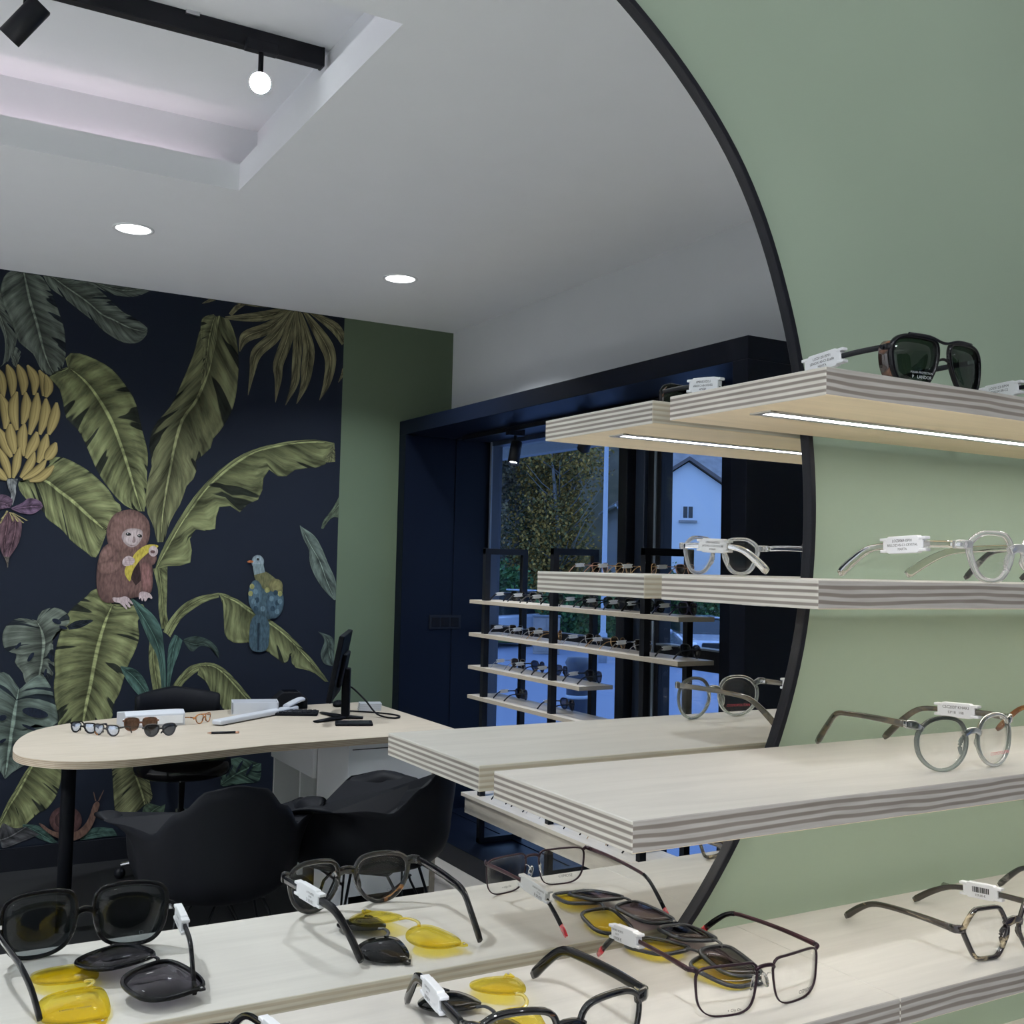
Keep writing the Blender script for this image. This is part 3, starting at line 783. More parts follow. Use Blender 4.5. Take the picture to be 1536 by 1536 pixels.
    if pads:
        for s in (-1, 1):
            m = MB(); m.tube(smoothpath([(s*(xb-.0005), .001, zb-.006), (s*(xb-.002), .005, zb-.007), (s*(xb-.0026), .0065, zb-.011)], 3), .0005, 6); m.build('pad_arm', M_CHROME, t)
            m = MB(); m.ball((0, 0, 0), .0011, .0030, .0066, 12)
            m.xform(Matrix.Translation((s*(xb-.0032), .0068, zb-.0125)) @ Matrix.Rotation(s*radians(-18), 4, 'Y') @ Matrix.Rotation(s*radians(28), 4, 'Z')); m.build('nose_pad', pad_m or M_CLEARPAD, t)
    return t

M_LCLEAR = lens_mat('clear_demo_lens', (.99, .992, .99), .024)
M_LPHOTO = lens_mat('smoke_lens', (.55, .58, .60), .05)
M_LDARK = lens_mat('green_black_sun_lens', (.22, .27, .24), .055)
M_LBROWN = lens_mat('brown_sun_lens', (.35, .24, .17), .05)
M_LGREY = lens_mat('grey_sun_lens', (.3, .32, .36), .05)
M_LGRAD = lens_mat('purple_grey_gradient_lens', (.4, .35, .38), .05, grad=((.17, .14, .16), (.60, .52, .55), 'Y'))
M_LYEL = lens_mat('yellow_night_lens', (.995, .905, .31), .05)
M_LBLK = lens_mat('black_polarised_lens', (.16, .17, .19), .06)
M_LGCL = lens_mat('grey_polarised_lens', (.34, .33, .37), .06)
M_CLEARPAD = glass_mat('silicone_pad', (.95, .95, .95), 1.4, .08)
M_CRYSTAL = glass_mat('crystal_acetate', (.97, .97, .985), 1.40, .03, .80)
M_CRYSTALT = glass_mat('champagne_acetate', (.98, .95, .88), 1.38, .03)
M_GGREEN = glass_mat('grey_green_acetate', (.56, .63, .60), 1.42, .04, .72, grad=((.55, .60, .57), (.010, .015, .013)))
M_GTEMP = tortoise_mat('olive_grey_temple', (.055, .050, .036), (.10, .08, .05), 40, (3, 1, 3), .5)
M_BLKAC = tortoise_mat('black_tortoise_acetate', (.008, .008, .009), (.35, .14, .03), 42, (1, 1, 1), .66, .05)
M_TORT = tortoise_mat('brown_tortoise_acetate', (.03, .018, .014), (.16, .07, .04), 60, (1, 1, 1), .5)
M_HAVANA = tortoise_mat('grey_cream_tortoise', (.016, .012, .013), (.46, .37, .23), 120, (.45, 1, 1.0), .585, .1)
M_HAVT = tortoise_mat('grey_cream_tortoise_temple', (.035, .028, .022), (.42, .33, .2), 150, (1, .14, 1.4), .62, .12)
M_BURG = mat('burgundy_metal', (.040, .011, .016), .34, .4, noise=.1, nscale=80)
M_BURGD = mat('dark_plum_metal', (.028, .012, .02), .3, .5, noise=.1, nscale=80)
M_REDTIP = glass_mat('red_tip', (.75, .04, .06), 1.4, .1, .35)
M_GLOSSBLK = mat('glossy_black_acetate', (.004, .004, .0055), .07, noise=.02, spec=.28)
M_DGREYT = tortoise_mat('dark_grey_temple', (.03, .03, .034), (.16, .15, .14), 60, (2, 1, 2), .6)
M_GOLD = mat('gold_metal', (.75, .50, .26), .25, 1.0, noise=.05)
M_ROSE = mat('rose_metal', (.80, .45, .32), .28, 1.0, noise=.05)
M_SILVERT = mat('silver_metal', (.72, .72, .74), .25, 1.0, noise=.03)
M_AMBER = tortoise_mat('amber_acetate', (.12, .04, .02), (.45, .18, .05), 70, (1, 1, 1), .45)
M_ORANGE = tortoise_mat('orange_brown_temple', (.20, .07, .025), (.42, .2, .07), 40, (2, 1, 2), .5)
M_MATTBLK = mat('matt_black_frame', (.02, .021, .024), .4, noise=.05)
M_BLUEBLK = mat('dark_indigo_frame', (.03, .028, .07), .3, noise=.05)

def loc_tips(c, rot, tips):
    """shelf positions of the temple tips -> local"""
    out = []
    for x, y in tips:
        dx, dy = x-c[0], y-c[1]
        out.append((dx*cos(-rot)-dy*sin(-rot), dx*sin(-rot)+dy*cos(-rot)))
    return tuple(out)
def pair(label, c, z, rot=0.0, tips=None, group=None, cat='glasses', name='glasses', **k):
    t = thing(name, label, cat, (c[0], c[1], z), rot, group)
    if tips: k['tips'] = loc_tips(c, rot, tips)
    return spectacles(t, **k)

# top shelf
pair('black double-bridge sunglasses on the topmost shelf', (.8145, -.1705), Z1, 0, ((.757, -.036), (.872, -.036)), name='sunglasses', cat='sunglasses',
     shape='pilot', lw=.0475, lh=.0440, bridge=.0195, rim=.0034, rim_top=.0042, depth=.0048, hz=.0385, fm=M_GLOSSBLK, tm=M_BLACK, lm=M_LDARK, bz=.45, bar=True, wings=.011,
     th=.005, tt=.003, hw=.0610, tag_side=-1, tag_at=.49, tag_len=.046, tag_h=.0165, n=56, hinge=M_CHROME,
     tag_lines=(('LOZ0120-ISP01', .0036, 0, .0035), ('LENOX140-C1-Ecaille', .0034, 0, -.0006), ('NEXTA', .0034, 0, -.0046)),
     prints=((-1, 'POLAR-PROTECTION', .0026, .004, -.0085, M_WINK), (-1, 'P   LANDOR', .0040, .004, -.0125, M_WINK)), tip_th=.008)
pair('second pair of sunglasses on the topmost shelf, white tag on its temple', (1.055, -.163), Z1, 0, ((.99, -.04), (1.12, -.04)), name='sunglasses', cat='sunglasses',
     shape='pilot', lw=.052, lh=.044, bridge=.018, rim=.0036, depth=.0046, hz=.030, fm=M_GLOSSBLK, tm=M_BLACK, lm=M_LDARK, th=.005, tt=.003, tag_side=-1, tag_at=.34, tag_len=.044, tag_h=.016, hinge=M_CHROME,
     tag_lines=(('LOZ0122-ISP04', .0036, 0, .0035), ('LENOX138-C2', .0034, 0, -.0006)))
# second shelf
pair('clear crystal glasses with champagne temples and a white tag', (.8765, -.2010), Z2, 0, ((.8146, -.0505), (.9118, -.05)),
     shape='angular', lw=.0445, lh=.0380, bridge=.0210, rim=.0042, depth=.0055, hz=.0335, fm=M_CRYSTAL, tm=M_CRYSTALT, lm=M_LCLEAR, bz=.35, th=.0066, tt=.0036, hw=.0665,
     tag_side=-1, tag_at=.30, tag_len=.046, tag_h=.016, hinge=M_CHROME, tip_th=.0098, n=56,
     tag_lines=(('LOZ0069-ISP01', .0036, 0, .0036), ('BELLOZ145-C1-CRYSTAL', .0032, 0, -.0004), ('MARTA', .0032, 0, -.0042)), prints=((-1, 'O', .004, .012, -.013, M_WINK), (-1, '-----', .003, .006, -.005, M_WINK)))
pair('dark grey-green glasses half hidden behind the clear ones on the second shelf', (1.055, -.19), Z2, 0, ((1.004, -.05), (1.0985, -.05)),
     shape='panto', lw=.046, lh=.040, bridge=.02, rim=.0036, hz=.035, fm=M_GLOSSBLK, tm=M_DGREYT, lm=M_LCLEAR, th=.006)
# third shelf
pair('round grey-green glasses with red lettering on one lens', (.850, -.1745), Z3, -.03, ((.814, -.0235), (.903, -.030)),
     shape='round', lw=.0508, lh=.0425, bridge=.0178, rim=.0029, rim_top=.0036, depth=.0042, hz=.0415, fm=M_GGREEN, tm=M_GTEMP, lm=M_LCLEAR, bz=.42, th=.0064, tt=.0036, hw=.0672,
     tag_side=1, tag_at=.30, tag_len=.040, tag_h=.0145, hinge=M_CHROME, n=56, tag_lines=(('CSC2037 KHAKI', .0040, 0, .0028), ('53*18   108', .0036, 0, -.0022)),
     prints=((1, 'COSMOPOLITAN', .0042, .004, -.0118, M_REDINK),))
pair('orange-brown glasses at the far end of the third shelf', (1.135, -.17), Z3, 0, ((1.076, -.037), (1.195, -.037)),
     shape='panto', lw=.049, lh=.042, bridge=.02, rim=.004, hz=.036, fm=M_AMBER, tm=M_ORANGE, lm=M_LCLEAR, th=.006)
# lower shelf
pair('thin burgundy metal glasses with red temple tips and a price tag', (.6050, -.1745), Z4, -.035, ((.5518, -.0251), (.6674, -.0221)),
     shape='rect', lw=.0515, lh=.0360, bridge=.0175, rim=.0011, rim_top=.0017, depth=.0017, hz=.0365, fm=M_BURGD, tm=M_BURG, tipm=M_REDTIP, sleeve=M_GLOSSBLK, lm=M_LCLEAR, style='metal', bz=.72, th=.0048, tt=.0022, hw=.0648,
     tag_side=-1, tag_at=.50, tag_len=.040, tag_h=.0135, pads=True, tipfrac=.07, n=56,
     tag_lines=(('OSM6023 BORDX', .0024, -.009, .0026), ('53*17', .0022, -.010, -.0005), ('159,00 €', .0036, -.0095, -.0040)), prints=((1, 'OSMOSE', .0042, .008, -.0115, M_INK), (-1, '+ Clip On', .0030, .004, -.0140, M_INK)))
pair('glossy black and tortoise rounded glasses nearest the camera', (.4070, -.2000), Z4, -.035, ((.3605, -.0455), (.4734, -.0451)),
     shape='panto', lw=.0495, lh=.0425, bridge=.0215, rim=.0040, rim_top=.0046, depth=.0048, hz=.0410, fm=M_BLKAC, tm=M_GLOSSBLK, lm=M_LCLEAR, bz=.42, th=.0072, tt=.0038, hw=.0705,
     tag_side=-1, tag_at=.34, tag_len=.040, tag_h=.0145, hinge=M_CHROME, n=56, tip_th=.0085,
     tag_lines=(('OSM6197 01', .0026, -.006, .0026), ('48*22', .0022, -.006, -.0005), ('159,00 €', .0036, -.006, -.0042)), prints=((1, 'O', .005, .010, -.0145, M_WINK),))
pair('oversized square black glasses with smoke lenses, mostly seen in the mirror', (.163, -.186), Z4, .04, ((.112, -.045), (.222, -.043)),
     shape='square', lw=.0560, lh=.0500, bridge=.0170, rim=.0028, rim_top=.0034, depth=.0042, hz=.0345, fm=M_GLOSSBLK, tm=M_GLOSSBLK, lm=M_LPHOTO, bz=.22, th=.0056, tt=.0034, hw=.0705,
     tag_side=1, tag_at=.28, tag_len=.036, tag_h=.0145, hinge=M_CHROME, n=56, tag_lines=(('OSM6210 01', .0024, 0, .002), ('169,00 €', .0034, 0, -.0035)), prints=((1, 'O', .005, .010, -.018, M_WINK),))
pair('hexagonal grey and cream tortoise glasses on the lower shelf', (.892, -.186), Z4, .0, ((.830, -.048), (.936, -.0414)),
     shape='hex', lw=.0470, lh=.0405, bridge=.0195, rim=.0036, rim_top=.0036, depth=.0044, hz=.0295, fm=M_HAVANA, tm=M_HAVT, lm=M_LCLEAR, bz=.30, th=.0062, tt=.0036, hw=.0655,
     tag_side=1, tag_at=.36, tag_len=.036, tag_h=.0150, barcode=True, n=56, tag_lines=(('129,00 €', .0030, .0, -.0042),))
pair('black glasses at the far end of the lower shelf', (1.122, -.18), Z4, 0, ((1.067, -.046), (1.18, -.046)),
     shape='panto', lw=.048, lh=.041, bridge=.02, rim=.004, hz=.035, fm=M_GLOSSBLK, tm=M_DGREYT, lm=M_LCLEAR, th=.006)

# clip-on lenses lying on the lower shelf
def clip_on(label, c, rot, shape, lw, lh, bridge, lm, rimmed, rm, tilt=(0, 0), lift=.004, lug=True, mark=None):
    """two joined lenses lying flat, domed side up; local x runs through both lenses, y = brow"""
    t = thing('clip_on_lenses', label, 'clip-on', (c[0], c[1], Z4+lift), rot, 'clip-on lenses on the lower shelf')
    t.rotation_euler = (tilt[0], tilt[1], rot)
    n = 44; ol = outline(shape, lw, lh, n); ce = bridge/2+lw/2
    def dome(x, y): return .0062 - 1.35*(x*x) - 1.8*y*y*.5
    for s in (-1, 1):
        inn = ol if s > 0 else [(-x, z) for x, z in ol]
        m = MB(); rings = []
        for q, dz in ((.001, .0006), (.35, .0006), (.7, .0006), (1, .0006), (1, -.0006), (.7, -.0006), (.35, -.0006), (.001, -.0006)):
            rings.append([(s*ce+p[0]*q, p[1]*q, dome(s*ce+p[0]*q, p[1]*q)+dz+.0022*(1-q*q)) for p in inn])
        m.loft(rings, 0)
        o = m.build('lens', lm, t)
        if mark and s == mark[0]:
            tv, tf = text_mesh(mark[1], .0034); k = MB()
            k.add([(s*ce-.012+(-v[1]), v[0]*1.0, dome(s*ce-.012-v[1], v[0])+.0033) for v in tv], tf); k.build('lens_print', M_INK, o)
        if rimmed:
            u = offset(inn, 1.0); rings = []
            for i in range(n):
                p = inn[i]; d = (u[i][0]-p[0], u[i][1]-p[1])
                rings.append([(s*ce+p[0]+d[0]*a, p[1]+d[1]*a, dome(s*ce+p[0], p[1])+z) for a, z in ((-.0006, -.0012), (.0022, -.0012), (.0026, .0002), (.0018, .0016), (-.0004, .0016))])
            m = MB(); m.loft(rings, 0, True); m.build('lens_rim', rm, t)
        if lug:
            x0 = ce+lw*.44; y0 = lh*.30
            m = MB(); m.prism([(s*x0, y0-.004), (s*(x0+.0075), y0-.0005), (s*(x0+.0085), y0+.0035), (s*(x0+.001), y0+.006)], dome(x0+.003, y0)-.0009, dome(x0+.003, y0)+.0007); m.build('lug', rm if rimmed else lm, t)
            MB().lathe([(.0012, 0), (.0012, .0006), (.0006, .0009)], 10, (s*(x0+.0055), y0+.0018, dome(x0+.003, y0)+.0006)).build('rivet', M_CHROME, t)
    xi = bridge/2+.001
    m = MB(); m.tube(smoothpath([(-xi, lh*.24, dome(xi, lh*.24)), (-xi*.5, lh*.34, .0072), (xi*.5, lh*.34, .0072), (xi, lh*.24, dome(xi, lh*.24))], 4), (.0017, .0011), 8); m.build('bridge', rm, t)
    return t
def two(a, c): return ((a[0]+c[0])/2, (a[1]+c[1])/2), math.atan2(c[1]-a[1], c[0]-a[0])
M_YELBR = glass_mat('yellow_bridge', (.95, .75, .1), 1.4, .08, .6)
M_CLIPBLK = mat('satin_black_clip', (.02, .022, .026), .3, noise=.04)
c_, r_ = two((.603, -.035), (.618, -.113)); clip_on('yellow rectangular clip-on with dark rims under the purple-grey one', c_, r_, 'rect', .054, .036, .020, M_LYEL, True, M_CLIPBLK, lift=.0022)
c_, r_ = two((.642, -.032), (.633, -.100)); clip_on('purple-grey rectangular clip-on with dark rims, lying across the yellow one', c_, r_, 'rect', .054, .036, .016, M_LGRAD, True, M_CLIPBLK, tilt=(-.05, .02), lift=.0055)
c_, r_ = two((.386, -.062), (.395, -.133)); clip_on('rimless black rounded clip-on behind the glossy black glasses', c_, r_, 'panto', .051, .043, .020, M_LBLK, False, M_CLIPBLK, lift=.0012)
c_, r_ = two((.432, -.058), (.406, -.134)); clip_on('rimless yellow rounded clip-on, tipped over the edge of the black one', c_, r_, 'panto', .051, .043, .024, M_LYEL, False, M_YELBR, tilt=(.0, .0), lift=.0055, mark=(1, 'NIGHT VISION'))
c_, r_ = two((.136, -.054), (.139, -.124)); clip_on('rimless yellow square clip-on in front of the oversized glasses', c_, r_, 'square', .056, .050, .012, M_LYEL, False, M_YELBR, lift=.0012, mark=(-1, 'NIGHT VISION'))
c_, r_ = two((.200, -.058), (.176, -.128)); clip_on('grey square clip-on with thick black rims beside the yellow one', c_, r_, 'square', .057, .050, .014, M_LGCL, True, M_GLOSSBLK, tilt=(.05, 0), lift=.0075)

# ------------------------------------------------------------------ desk
DZ = .75
desk = thing('desk', 'long pale plywood desk with a rounded end on one black leg', 'desk', (0, 0, 0))
out = smoothpath([(1.37,-3.487),(.95,-3.395),(.76,-3.375),(.60,-3.42),(.49,-3.54),(.455,-3.67),(.47,-3.85),(.52,-4.06),(.60,-4.23),(.733,-4.36),(.90,-4.44),(1.04,-4.48),(1.40,-4.55)], 4)
out = [(p.x, p.y) for p in out] + [(1.93, -4.61), (2.285, -4.62), (2.275, -3.52), (1.83, -3.505)]
m = MB(); n = len(out)
top = [(x, y, DZ) for x, y in out]; bot = [(x, y, DZ-.028) for x, y in out]
m.add(top, [tuple(range(n))[::-1]], 0); m.add(bot, [tuple(range(n))], 0)
m.add(top+bot, [(i, (i+1) % n, n+(i+1) % n, n+i) for i in range(n)], 1)
M_EDGE_DESK2 = ply_edge_mat('desk_edge', .028, (.55, .46, .36), (.36, .28, .20), DZ, 9, .1)
m.build('desktop', [M_DESK, M_EDGE_DESK2], desk)
m = MB(); m.lathe([(.028, 0), (.028, .722)], 28, (.676, -3.85, 0)); m.build('leg', M_BLACKM, desk)
MB().lathe([(.06, .714), (.06, .722)], 28, (.676, -3.85, 0)).build('leg_plate', M_BLACKM, desk)
# storage under the window end
cab = thing('desk_cabinet', 'white cabinet carrying the window end of the desk, open niche and drawer', 'cabinet', (0, 0, 0))
MB().box(1.783, 2.165, -3.62, -3.602, .06, .722).build('front_panel', M_WLAC, cab, bevel=.001)
MB().box(2.165, 2.192, -4.62, -3.598, .0, .722).build('side_panel', [M_DESK], cab, bevel=.001)
MB().box(1.765, 1.783, -3.98, -3.600, .0, .722).build('side_panel', M_WLAC, cab, bevel=.001)
MB().box(1.765, 2.165, -4.62, -4.602, .0, .722).build('back_panel', M_WLAC, cab, bevel=.001)
MB().box(1.765, 2.165, -4.22, -4.202, .0, .722).build('divider', M_WLAC, cab, bevel=.001)
MB().box(1.745, 1.765, -4.60, -3.985, .50, .722).build('drawer', M_WLAC, cab, bevel=.001)
MB().box(1.765, 2.165, -4.60, -3.62, .10, .118).build('bottom_panel', M_WLAC, cab, bevel=.001)
MB().box(1.79, 2.16, -4.60, -3.64, 0, .06).build('kick_board', M_BLACK, cab)
MB().box(1.783, 2.165, -3.6019, -3.598, .685, .688).build('painted_shadow_gap', M_INK, cab)  # solid dark strip, painted shade in place of an open gap
# monitor seen almost edge on
mon = thing('monitor', 'black computer monitor seen edge-on on the desk', 'monitor', (1.90, -4.09, DZ), radians(-64))
TILT = Matrix.Translation((0, 0, .24)) @ Matrix.Rotation(radians(-10), 4, 'X') @ Matrix.Translation((0, 0, -.24))
MB().box(-.25, .25, -.012, .012, .10, .41).xform(TILT).build('screen', M_BLACKM, mon, bevel=.004)
MB().box(-.243, .243, -.0135, -.0118, .115, .403).xform(TILT).build('panel_glass', M_GLOSSBLK, mon)
MB().box(-.12, .12, .012, .032, .16, .32).xform(TILT).build('rear_housing', M_BLACKM, mon, bevel=.008)
m = MB(); m.prism([(-.03, .016), (.03, .016), (.03, .055), (-.03, .055)], .012, .24); m.build('stand_column', M_BLACKM, mon, bevel=.005)
m = MB(); m.tube([(0, .03, .010), (-.15, -.09, .006)], [(.03, .008), (.016, .005)], 8); m.build('stand_foot', M_BLACKM, mon)
m = MB(); m.tube([(0, .03, .010), (.15, -.09, .006)], [(.03, .008), (.016, .005)], 8); m.build('stand_foot', M_BLACKM, mon)
m = MB(); m.tube([(0, .03, .010), (0, .12, .006)], [(.03, .008), (.02, .005)], 8); m.build('stand_foot', M_BLACKM, mon)
cb = MB(); cb.tube(smoothpath([(1.93, -4.12, .87), (1.99, -4.18, .89), (2.05, -4.13, .83), (2.09, -4.06, .765), (2.14, -3.98, .755), (2.19, -4.02, .756), (2.17, -4.10, .757), (2.10, -4.2, .757), (2.0, -4.3, .756)], 5), .0042, 8)
tag(cb.build('cable', M_BLACKM), 'black cable hanging from the monitor and looping on the desk', 'cable')
t = thing('card_terminal', 'flat black pad lying before the monitor foot', 'pad', (1.90, -3.885, DZ), radians(20))
MB().box(-.085, .085, -.055, .055, 0, .012).build('body', M_BLACKM, t, bevel=.004); MB().box(-.07, .07, -.042, .042, .012, .0125).build('surface', M_BLACK, t)
t = thing('keyboard', 'dark keyboard pushed back behind the white lens ruler', 'keyboard', (1.74, -4.30, DZ), radians(24))
MB().box(-.13, .13, -.06, .06, 0, .014).build('body', M_BLACKM, t, bevel=.003)
km = MB()
for r in range(4):
    for k in range(11): km.box(-.121+k*.0222, -.121+k*.0222+.018, -.05+r*.026, -.05+r*.026+.021, .014, .018)
km.build('keys', M_BLACK, t, kind='stuff')
t = thing('mouse', 'black mouse at the foot of the monitor', 'mouse', (2.06, -4.50, DZ), .5)
m = MB(); m.ball((0, 0, .012), .03, .05, .02, 14); m.v = [(x, y, max(0, z)) for x, y, z in m.v]; m.build('shell', M_BLACKM, t); MB().box(-.002, .002, .012, .03, .0285, .0325).build('wheel', M_BLACK, t)
t = thing('paper_stack', 'low stack of white cards near the window end of the desk', 'paper', (2.16, -4.32, DZ), .3)
for k in range(4): MB().box(-.06+k*.002, .05+k*.002, -.04, .045-k*.002, k*.009, k*.009+.0085).build('card_pack', M_DWHITE, t)
t = thing('letter_tray', 'small white open tray at the back of the desk', 'tray', (1.60, -4.43, DZ), radians(14))
MB().box(-.11, .11, -.07, .07, 0, .006).build('base', M_DWHITE, t)
for a in ((-.11, -.104, -.07, .07), (.104, .11, -.07, .07), (-.11, .11, -.07, -.064), (-.11, .11, .064, .07)): MB().box(*a, .006, .055).build('wall', M_DWHITE, t)
t = thing('label_printer', 'dark smoked printer lid standing behind the white tray', 'printer', (1.80, -4.52, DZ), radians(10))
m = MB(); m.prism([(-.09, 0), (.09, 0), (.09, .05), (.05, .085), (-.04, .085), (-.09, .04)], -.05, .05, axis='y'); m.build('body', M_BLACKM, t, bevel=.006)
MB().box(-.03, .04, -.045, .045, .0845, .0875).build('lid', M_LGREY, t)
t = thing('lens_ruler', 'long white centring ruler lying on the desk', 'ruler', (1.56, -4.24, DZ), radians(-36))
m = MB(); m.prism([(-.30, -.028), (.24, -.028), (.30, -.012), (.30, .02), (.24, .028), (-.30, .028)], .004, .026); m.build('bar', M_DWHITE, t, bevel=.006)
m = MB(); m.tube(smoothpath([(.22, 0, .03), (.29, 0, .045), (.36, -.01, .05), (.40, -.03, .035)], 4), (.02, .012), 10); m.build('handle', M_DWHITE, t)
for x in (-.26, .2): MB().box(x-.01, x+.01, -.02, .02, 0, .005).build('foot', M_BLACK, t)
t = thing('lens_box', 'low white translucent box with a slanting lid behind the sunglasses', 'box', (1.06, -4.20, DZ), radians(-4))
m = MB(); m.prism([(-.075, 0), (.075, 0), (.075, .055), (.05, .07), (-.075, .055)], -.13, .13, axis='x'); m.build('body', M_DWHITE, t, bevel=.004)
MB().box(-.12, .12, .0752, .0765, .012, .048).build('front_label', M_WLAC, t)
t = thing('pen', 'dark pen with copper ends lying on the desk', 'pen', (1.29, -3.83, DZ+.006), radians(12))
m = MB(); m.tube([(-.055, 0, 0), (.045, 0, 0)], .005, 10); m.build('barrel', M_BLACK, t)
m = MB(); m.tube([(-.055, 0, 0), (-.072, 0, 0)], [.0045, .0012], 10); m.build('tip', M_ROSE, t)
m = MB(); m.tube([(.045, 0, 0), (.06, 0, 0)], .0048, 10); m.build('cap', M_ROSE, t)

def mirror_lens(name, a, b_):
    m = mat(name, a, .08, .9, noise=.3, nscale=90); return m
M_LMIR = mirror_lens('silver_mirror_lens', (.6, .66, .8), None)
def desk_pair(label, x, y, rot, **k):
    d = dict(tips=((-.055, .10), (.06, .105)), n=32, lw=.052, lh=.044, bridge=.018, hz=.037)
    d.update(k)
    t = thing('sunglasses', label, 'sunglasses', (x, y, DZ), rot, 'sunglasses on the desk')
    return spectacles(t, **d)
desk_pair('black wraparound sunglasses with pale mirror lenses nearest the rounded end of the desk', .752, -4.06, 3.95, shape='pilot', fm=M_GLOSSBLK, tm=M_GLOSSBLK, lm=M_LMIR, lh=.038)
desk_pair('blue-white mirror sunglasses second from the rounded end of the desk', .825, -3.955, 4.0, shape='pilot', fm=M_BLKAC, tm=M_GLOSSBLK, lm=M_LMIR, lh=.040)
desk_pair('brown sunglasses standing open before the white box, pale temple', .985, -4.04, 3.32, shape='square', fm=M_TORT, tm=M_WPLASTIC, lm=M_LBROWN, lw=.056, lh=.050, hz=.042)
desk_pair('grey sunglasses folded low before the brown pair', 1.03, -3.86, 3.05, shape='panto', fm=M_MATTBLK, tm=M_MATTBLK, lm=M_LGREY, lw=.054, lh=.046, tips=((-.02, .06), (.02, .07)), bend=.6)
t = thing('glasses', 'small orange-brown glasses lying by the white box', 'glasses', (1.29, -4.17, DZ), 2.4)
spectacles(t, shape='panto', lw=.046, lh=.036, fm=M_AMBER, tm=M_AMBER, lm=M_LCLEAR, hz=.03, n=28, tips=((-.05, .09), (.05, .09)))

# ------------------------------------------------------------------ chairs
def lerp(a, c, t): return a+(c-a)*t
def table(tab, x):
    for (a, va), (c, vc) in zip(tab, tab[1:]):
        if a <= x <= c:
            t = (x-a)/(c-a); t = t*t*(3-2*t); return lerp(va, vc, t)
    return tab[-1][1]
def armchair(label, x, y, rz):
    """moulded shell armchair on wire legs; sitter faces local -y"""
    t = thing('armchair', label, 'chair', (x, y, 0), rz, 'black shell armchairs at the desk')
    # rim height and reach by bearing (0 = front, 180 = back)
    RZ = [(0, .435), (24, .44), (42, .55), (56, .645), (75, .668), (98, .655), (122, .632), (146, .715), (164, .785), (180, .80)]
    RR = [(0, .255), (24, .285), (42, .325), (56, .335), (75, .310), (98, .285), (122, .27), (146, .285), (164, .30), (180, .305)]
    m = MB(); NA, NS = 96, 20; rings = []
    for k in range(NS):
        s = k/(NS-1); ring = []
        for i in range(NA):
            an = 360*i/NA; d = an if an <= 180 else 360-an
            R = table(RR, d); Z = table(RZ, d)
            side = cos(min(1, abs(d-74)/44)*pi/2)**2
            f = min(1, s/.66); rr = R*.93*sin(f*pi/2)**.9
            q = max(0, (s-.62)/.38); rr += R*.07*q*q*(3-2*q)*1.0
            q = max(0, (s-.70)/.30); rr += side*.085*q*q
            zb = .405
            g = max(0, (s-.26)/.74)
            h1 = g**1.6; h2 = (1-cos(pi*min(1, g/.88)))/2
            z = zb + (Z-zb)*lerp(h1, h2, side) - side*.010*q*q
            ring.append((rr*sin(radians(an)), -rr*cos(radians(an)), z))
        rings.append(ring)
    m.loft(rings, 0, False, True)
    o = m.build('seat_shell', M_BLACKM, t)
    md = o.modifiers.new('skin', 'SOLIDIFY'); md.thickness = .006; md.offset = 0
    for sx in (-1, 1):
        for sy in (-1, 1):
            q = MB()
            q.tube([(sx*.13, sy*.10, .395), (sx*.145, sy*.13, .36), (sx*.235, sy*.22, .006)], .0055, 8)
            q.tube([(sx*.235, sy*.22, .006), (sx*.05, sy*.13, .33), (sx*.02, sy*.12, .395)], .0045, 8)
            q.build('leg', M_BLACK, t)
            MB().lathe([(.011, 0), (.011, .012), (.007, .016)], 12, (sx*.235, sy*.22, 0)).build('foot_glide', M_BLACK, t)
    for s in (-1, 1):
        MB().tube([(s*.215, -.2, .055), (-s*.12, .11, .33)], .0045, 8).build('brace', M_BLACK, t)
        MB().tube([(s*.19, -.165, .15), (s*.19, .165, .15)], .0045, 8).build('brace', M_BLACK, t)
    MB().box(-.14, .14, -.11, .11, .392, .400).build('mounting_plate', M_BLACK, t)
    return t
armchair('black shell armchair seen from behind, nearer the mural leg of the desk', 1.0, -2.82, radians(5))
armchair('black shell armchair turned sideways before the white desk cabinet', 1.60, -2.92, radians(-47))
t = thing('office_stool', 'black swivel stool with a padded back behind the desk', 'stool', (1.28, -4.50, 0), radians(180))
m = MB(); m.lathe([(.0001, .46), (.19, .46), (.222, .475), (.228, .50), (.222, .53), (.19, .548), (.0001, .552)], 36); m.build('seat', M_GLOSSBLK, t)
m = MB(); rings = []
for a in range(13):
    an = radians(-52+104*a/12); rings.append([(.255*sin(an)*1.0, -.02+.25*cos(an)+dy, .765+dz*.8*(1-.35*abs(a-6)/6)) for dy, dz in ((-.012, -.10), (.012, -.115), (.03, -.09), (.034, 0), (.03, .09), (.012, .115), (-.012, .10), (-.018, 0))])
m.loft(rings, 0); m.build('backrest', M_BLACKM, t)
m = MB(); m.tube(smoothpath([(0, .12, .455), (0, .27, .47), (0, .285, .6), (0, .262, .745)], 4), (.022, .006), 8); m.build('back_bar', M_BLACK, t)
m = MB(); m.lathe([(.025, .10), (.025, .30), (.015, .30), (.015, .46)], 20); m.build('gas_column', M_CHROME, t)
for k in range(5):
    a = 2*pi*k/5
    m = MB(); m.tube([(0, 0, .10), (.27*cos(a), .27*sin(a), .065)], [(.022, .016), (.014, .010)], 8); m.build('base_arm', M_CHROME, t)
    m = MB(); m.ball((.27*cos(a), .27*sin(a), .028), .027, None, None, 10); m.build('caster', M_BLACK, t)

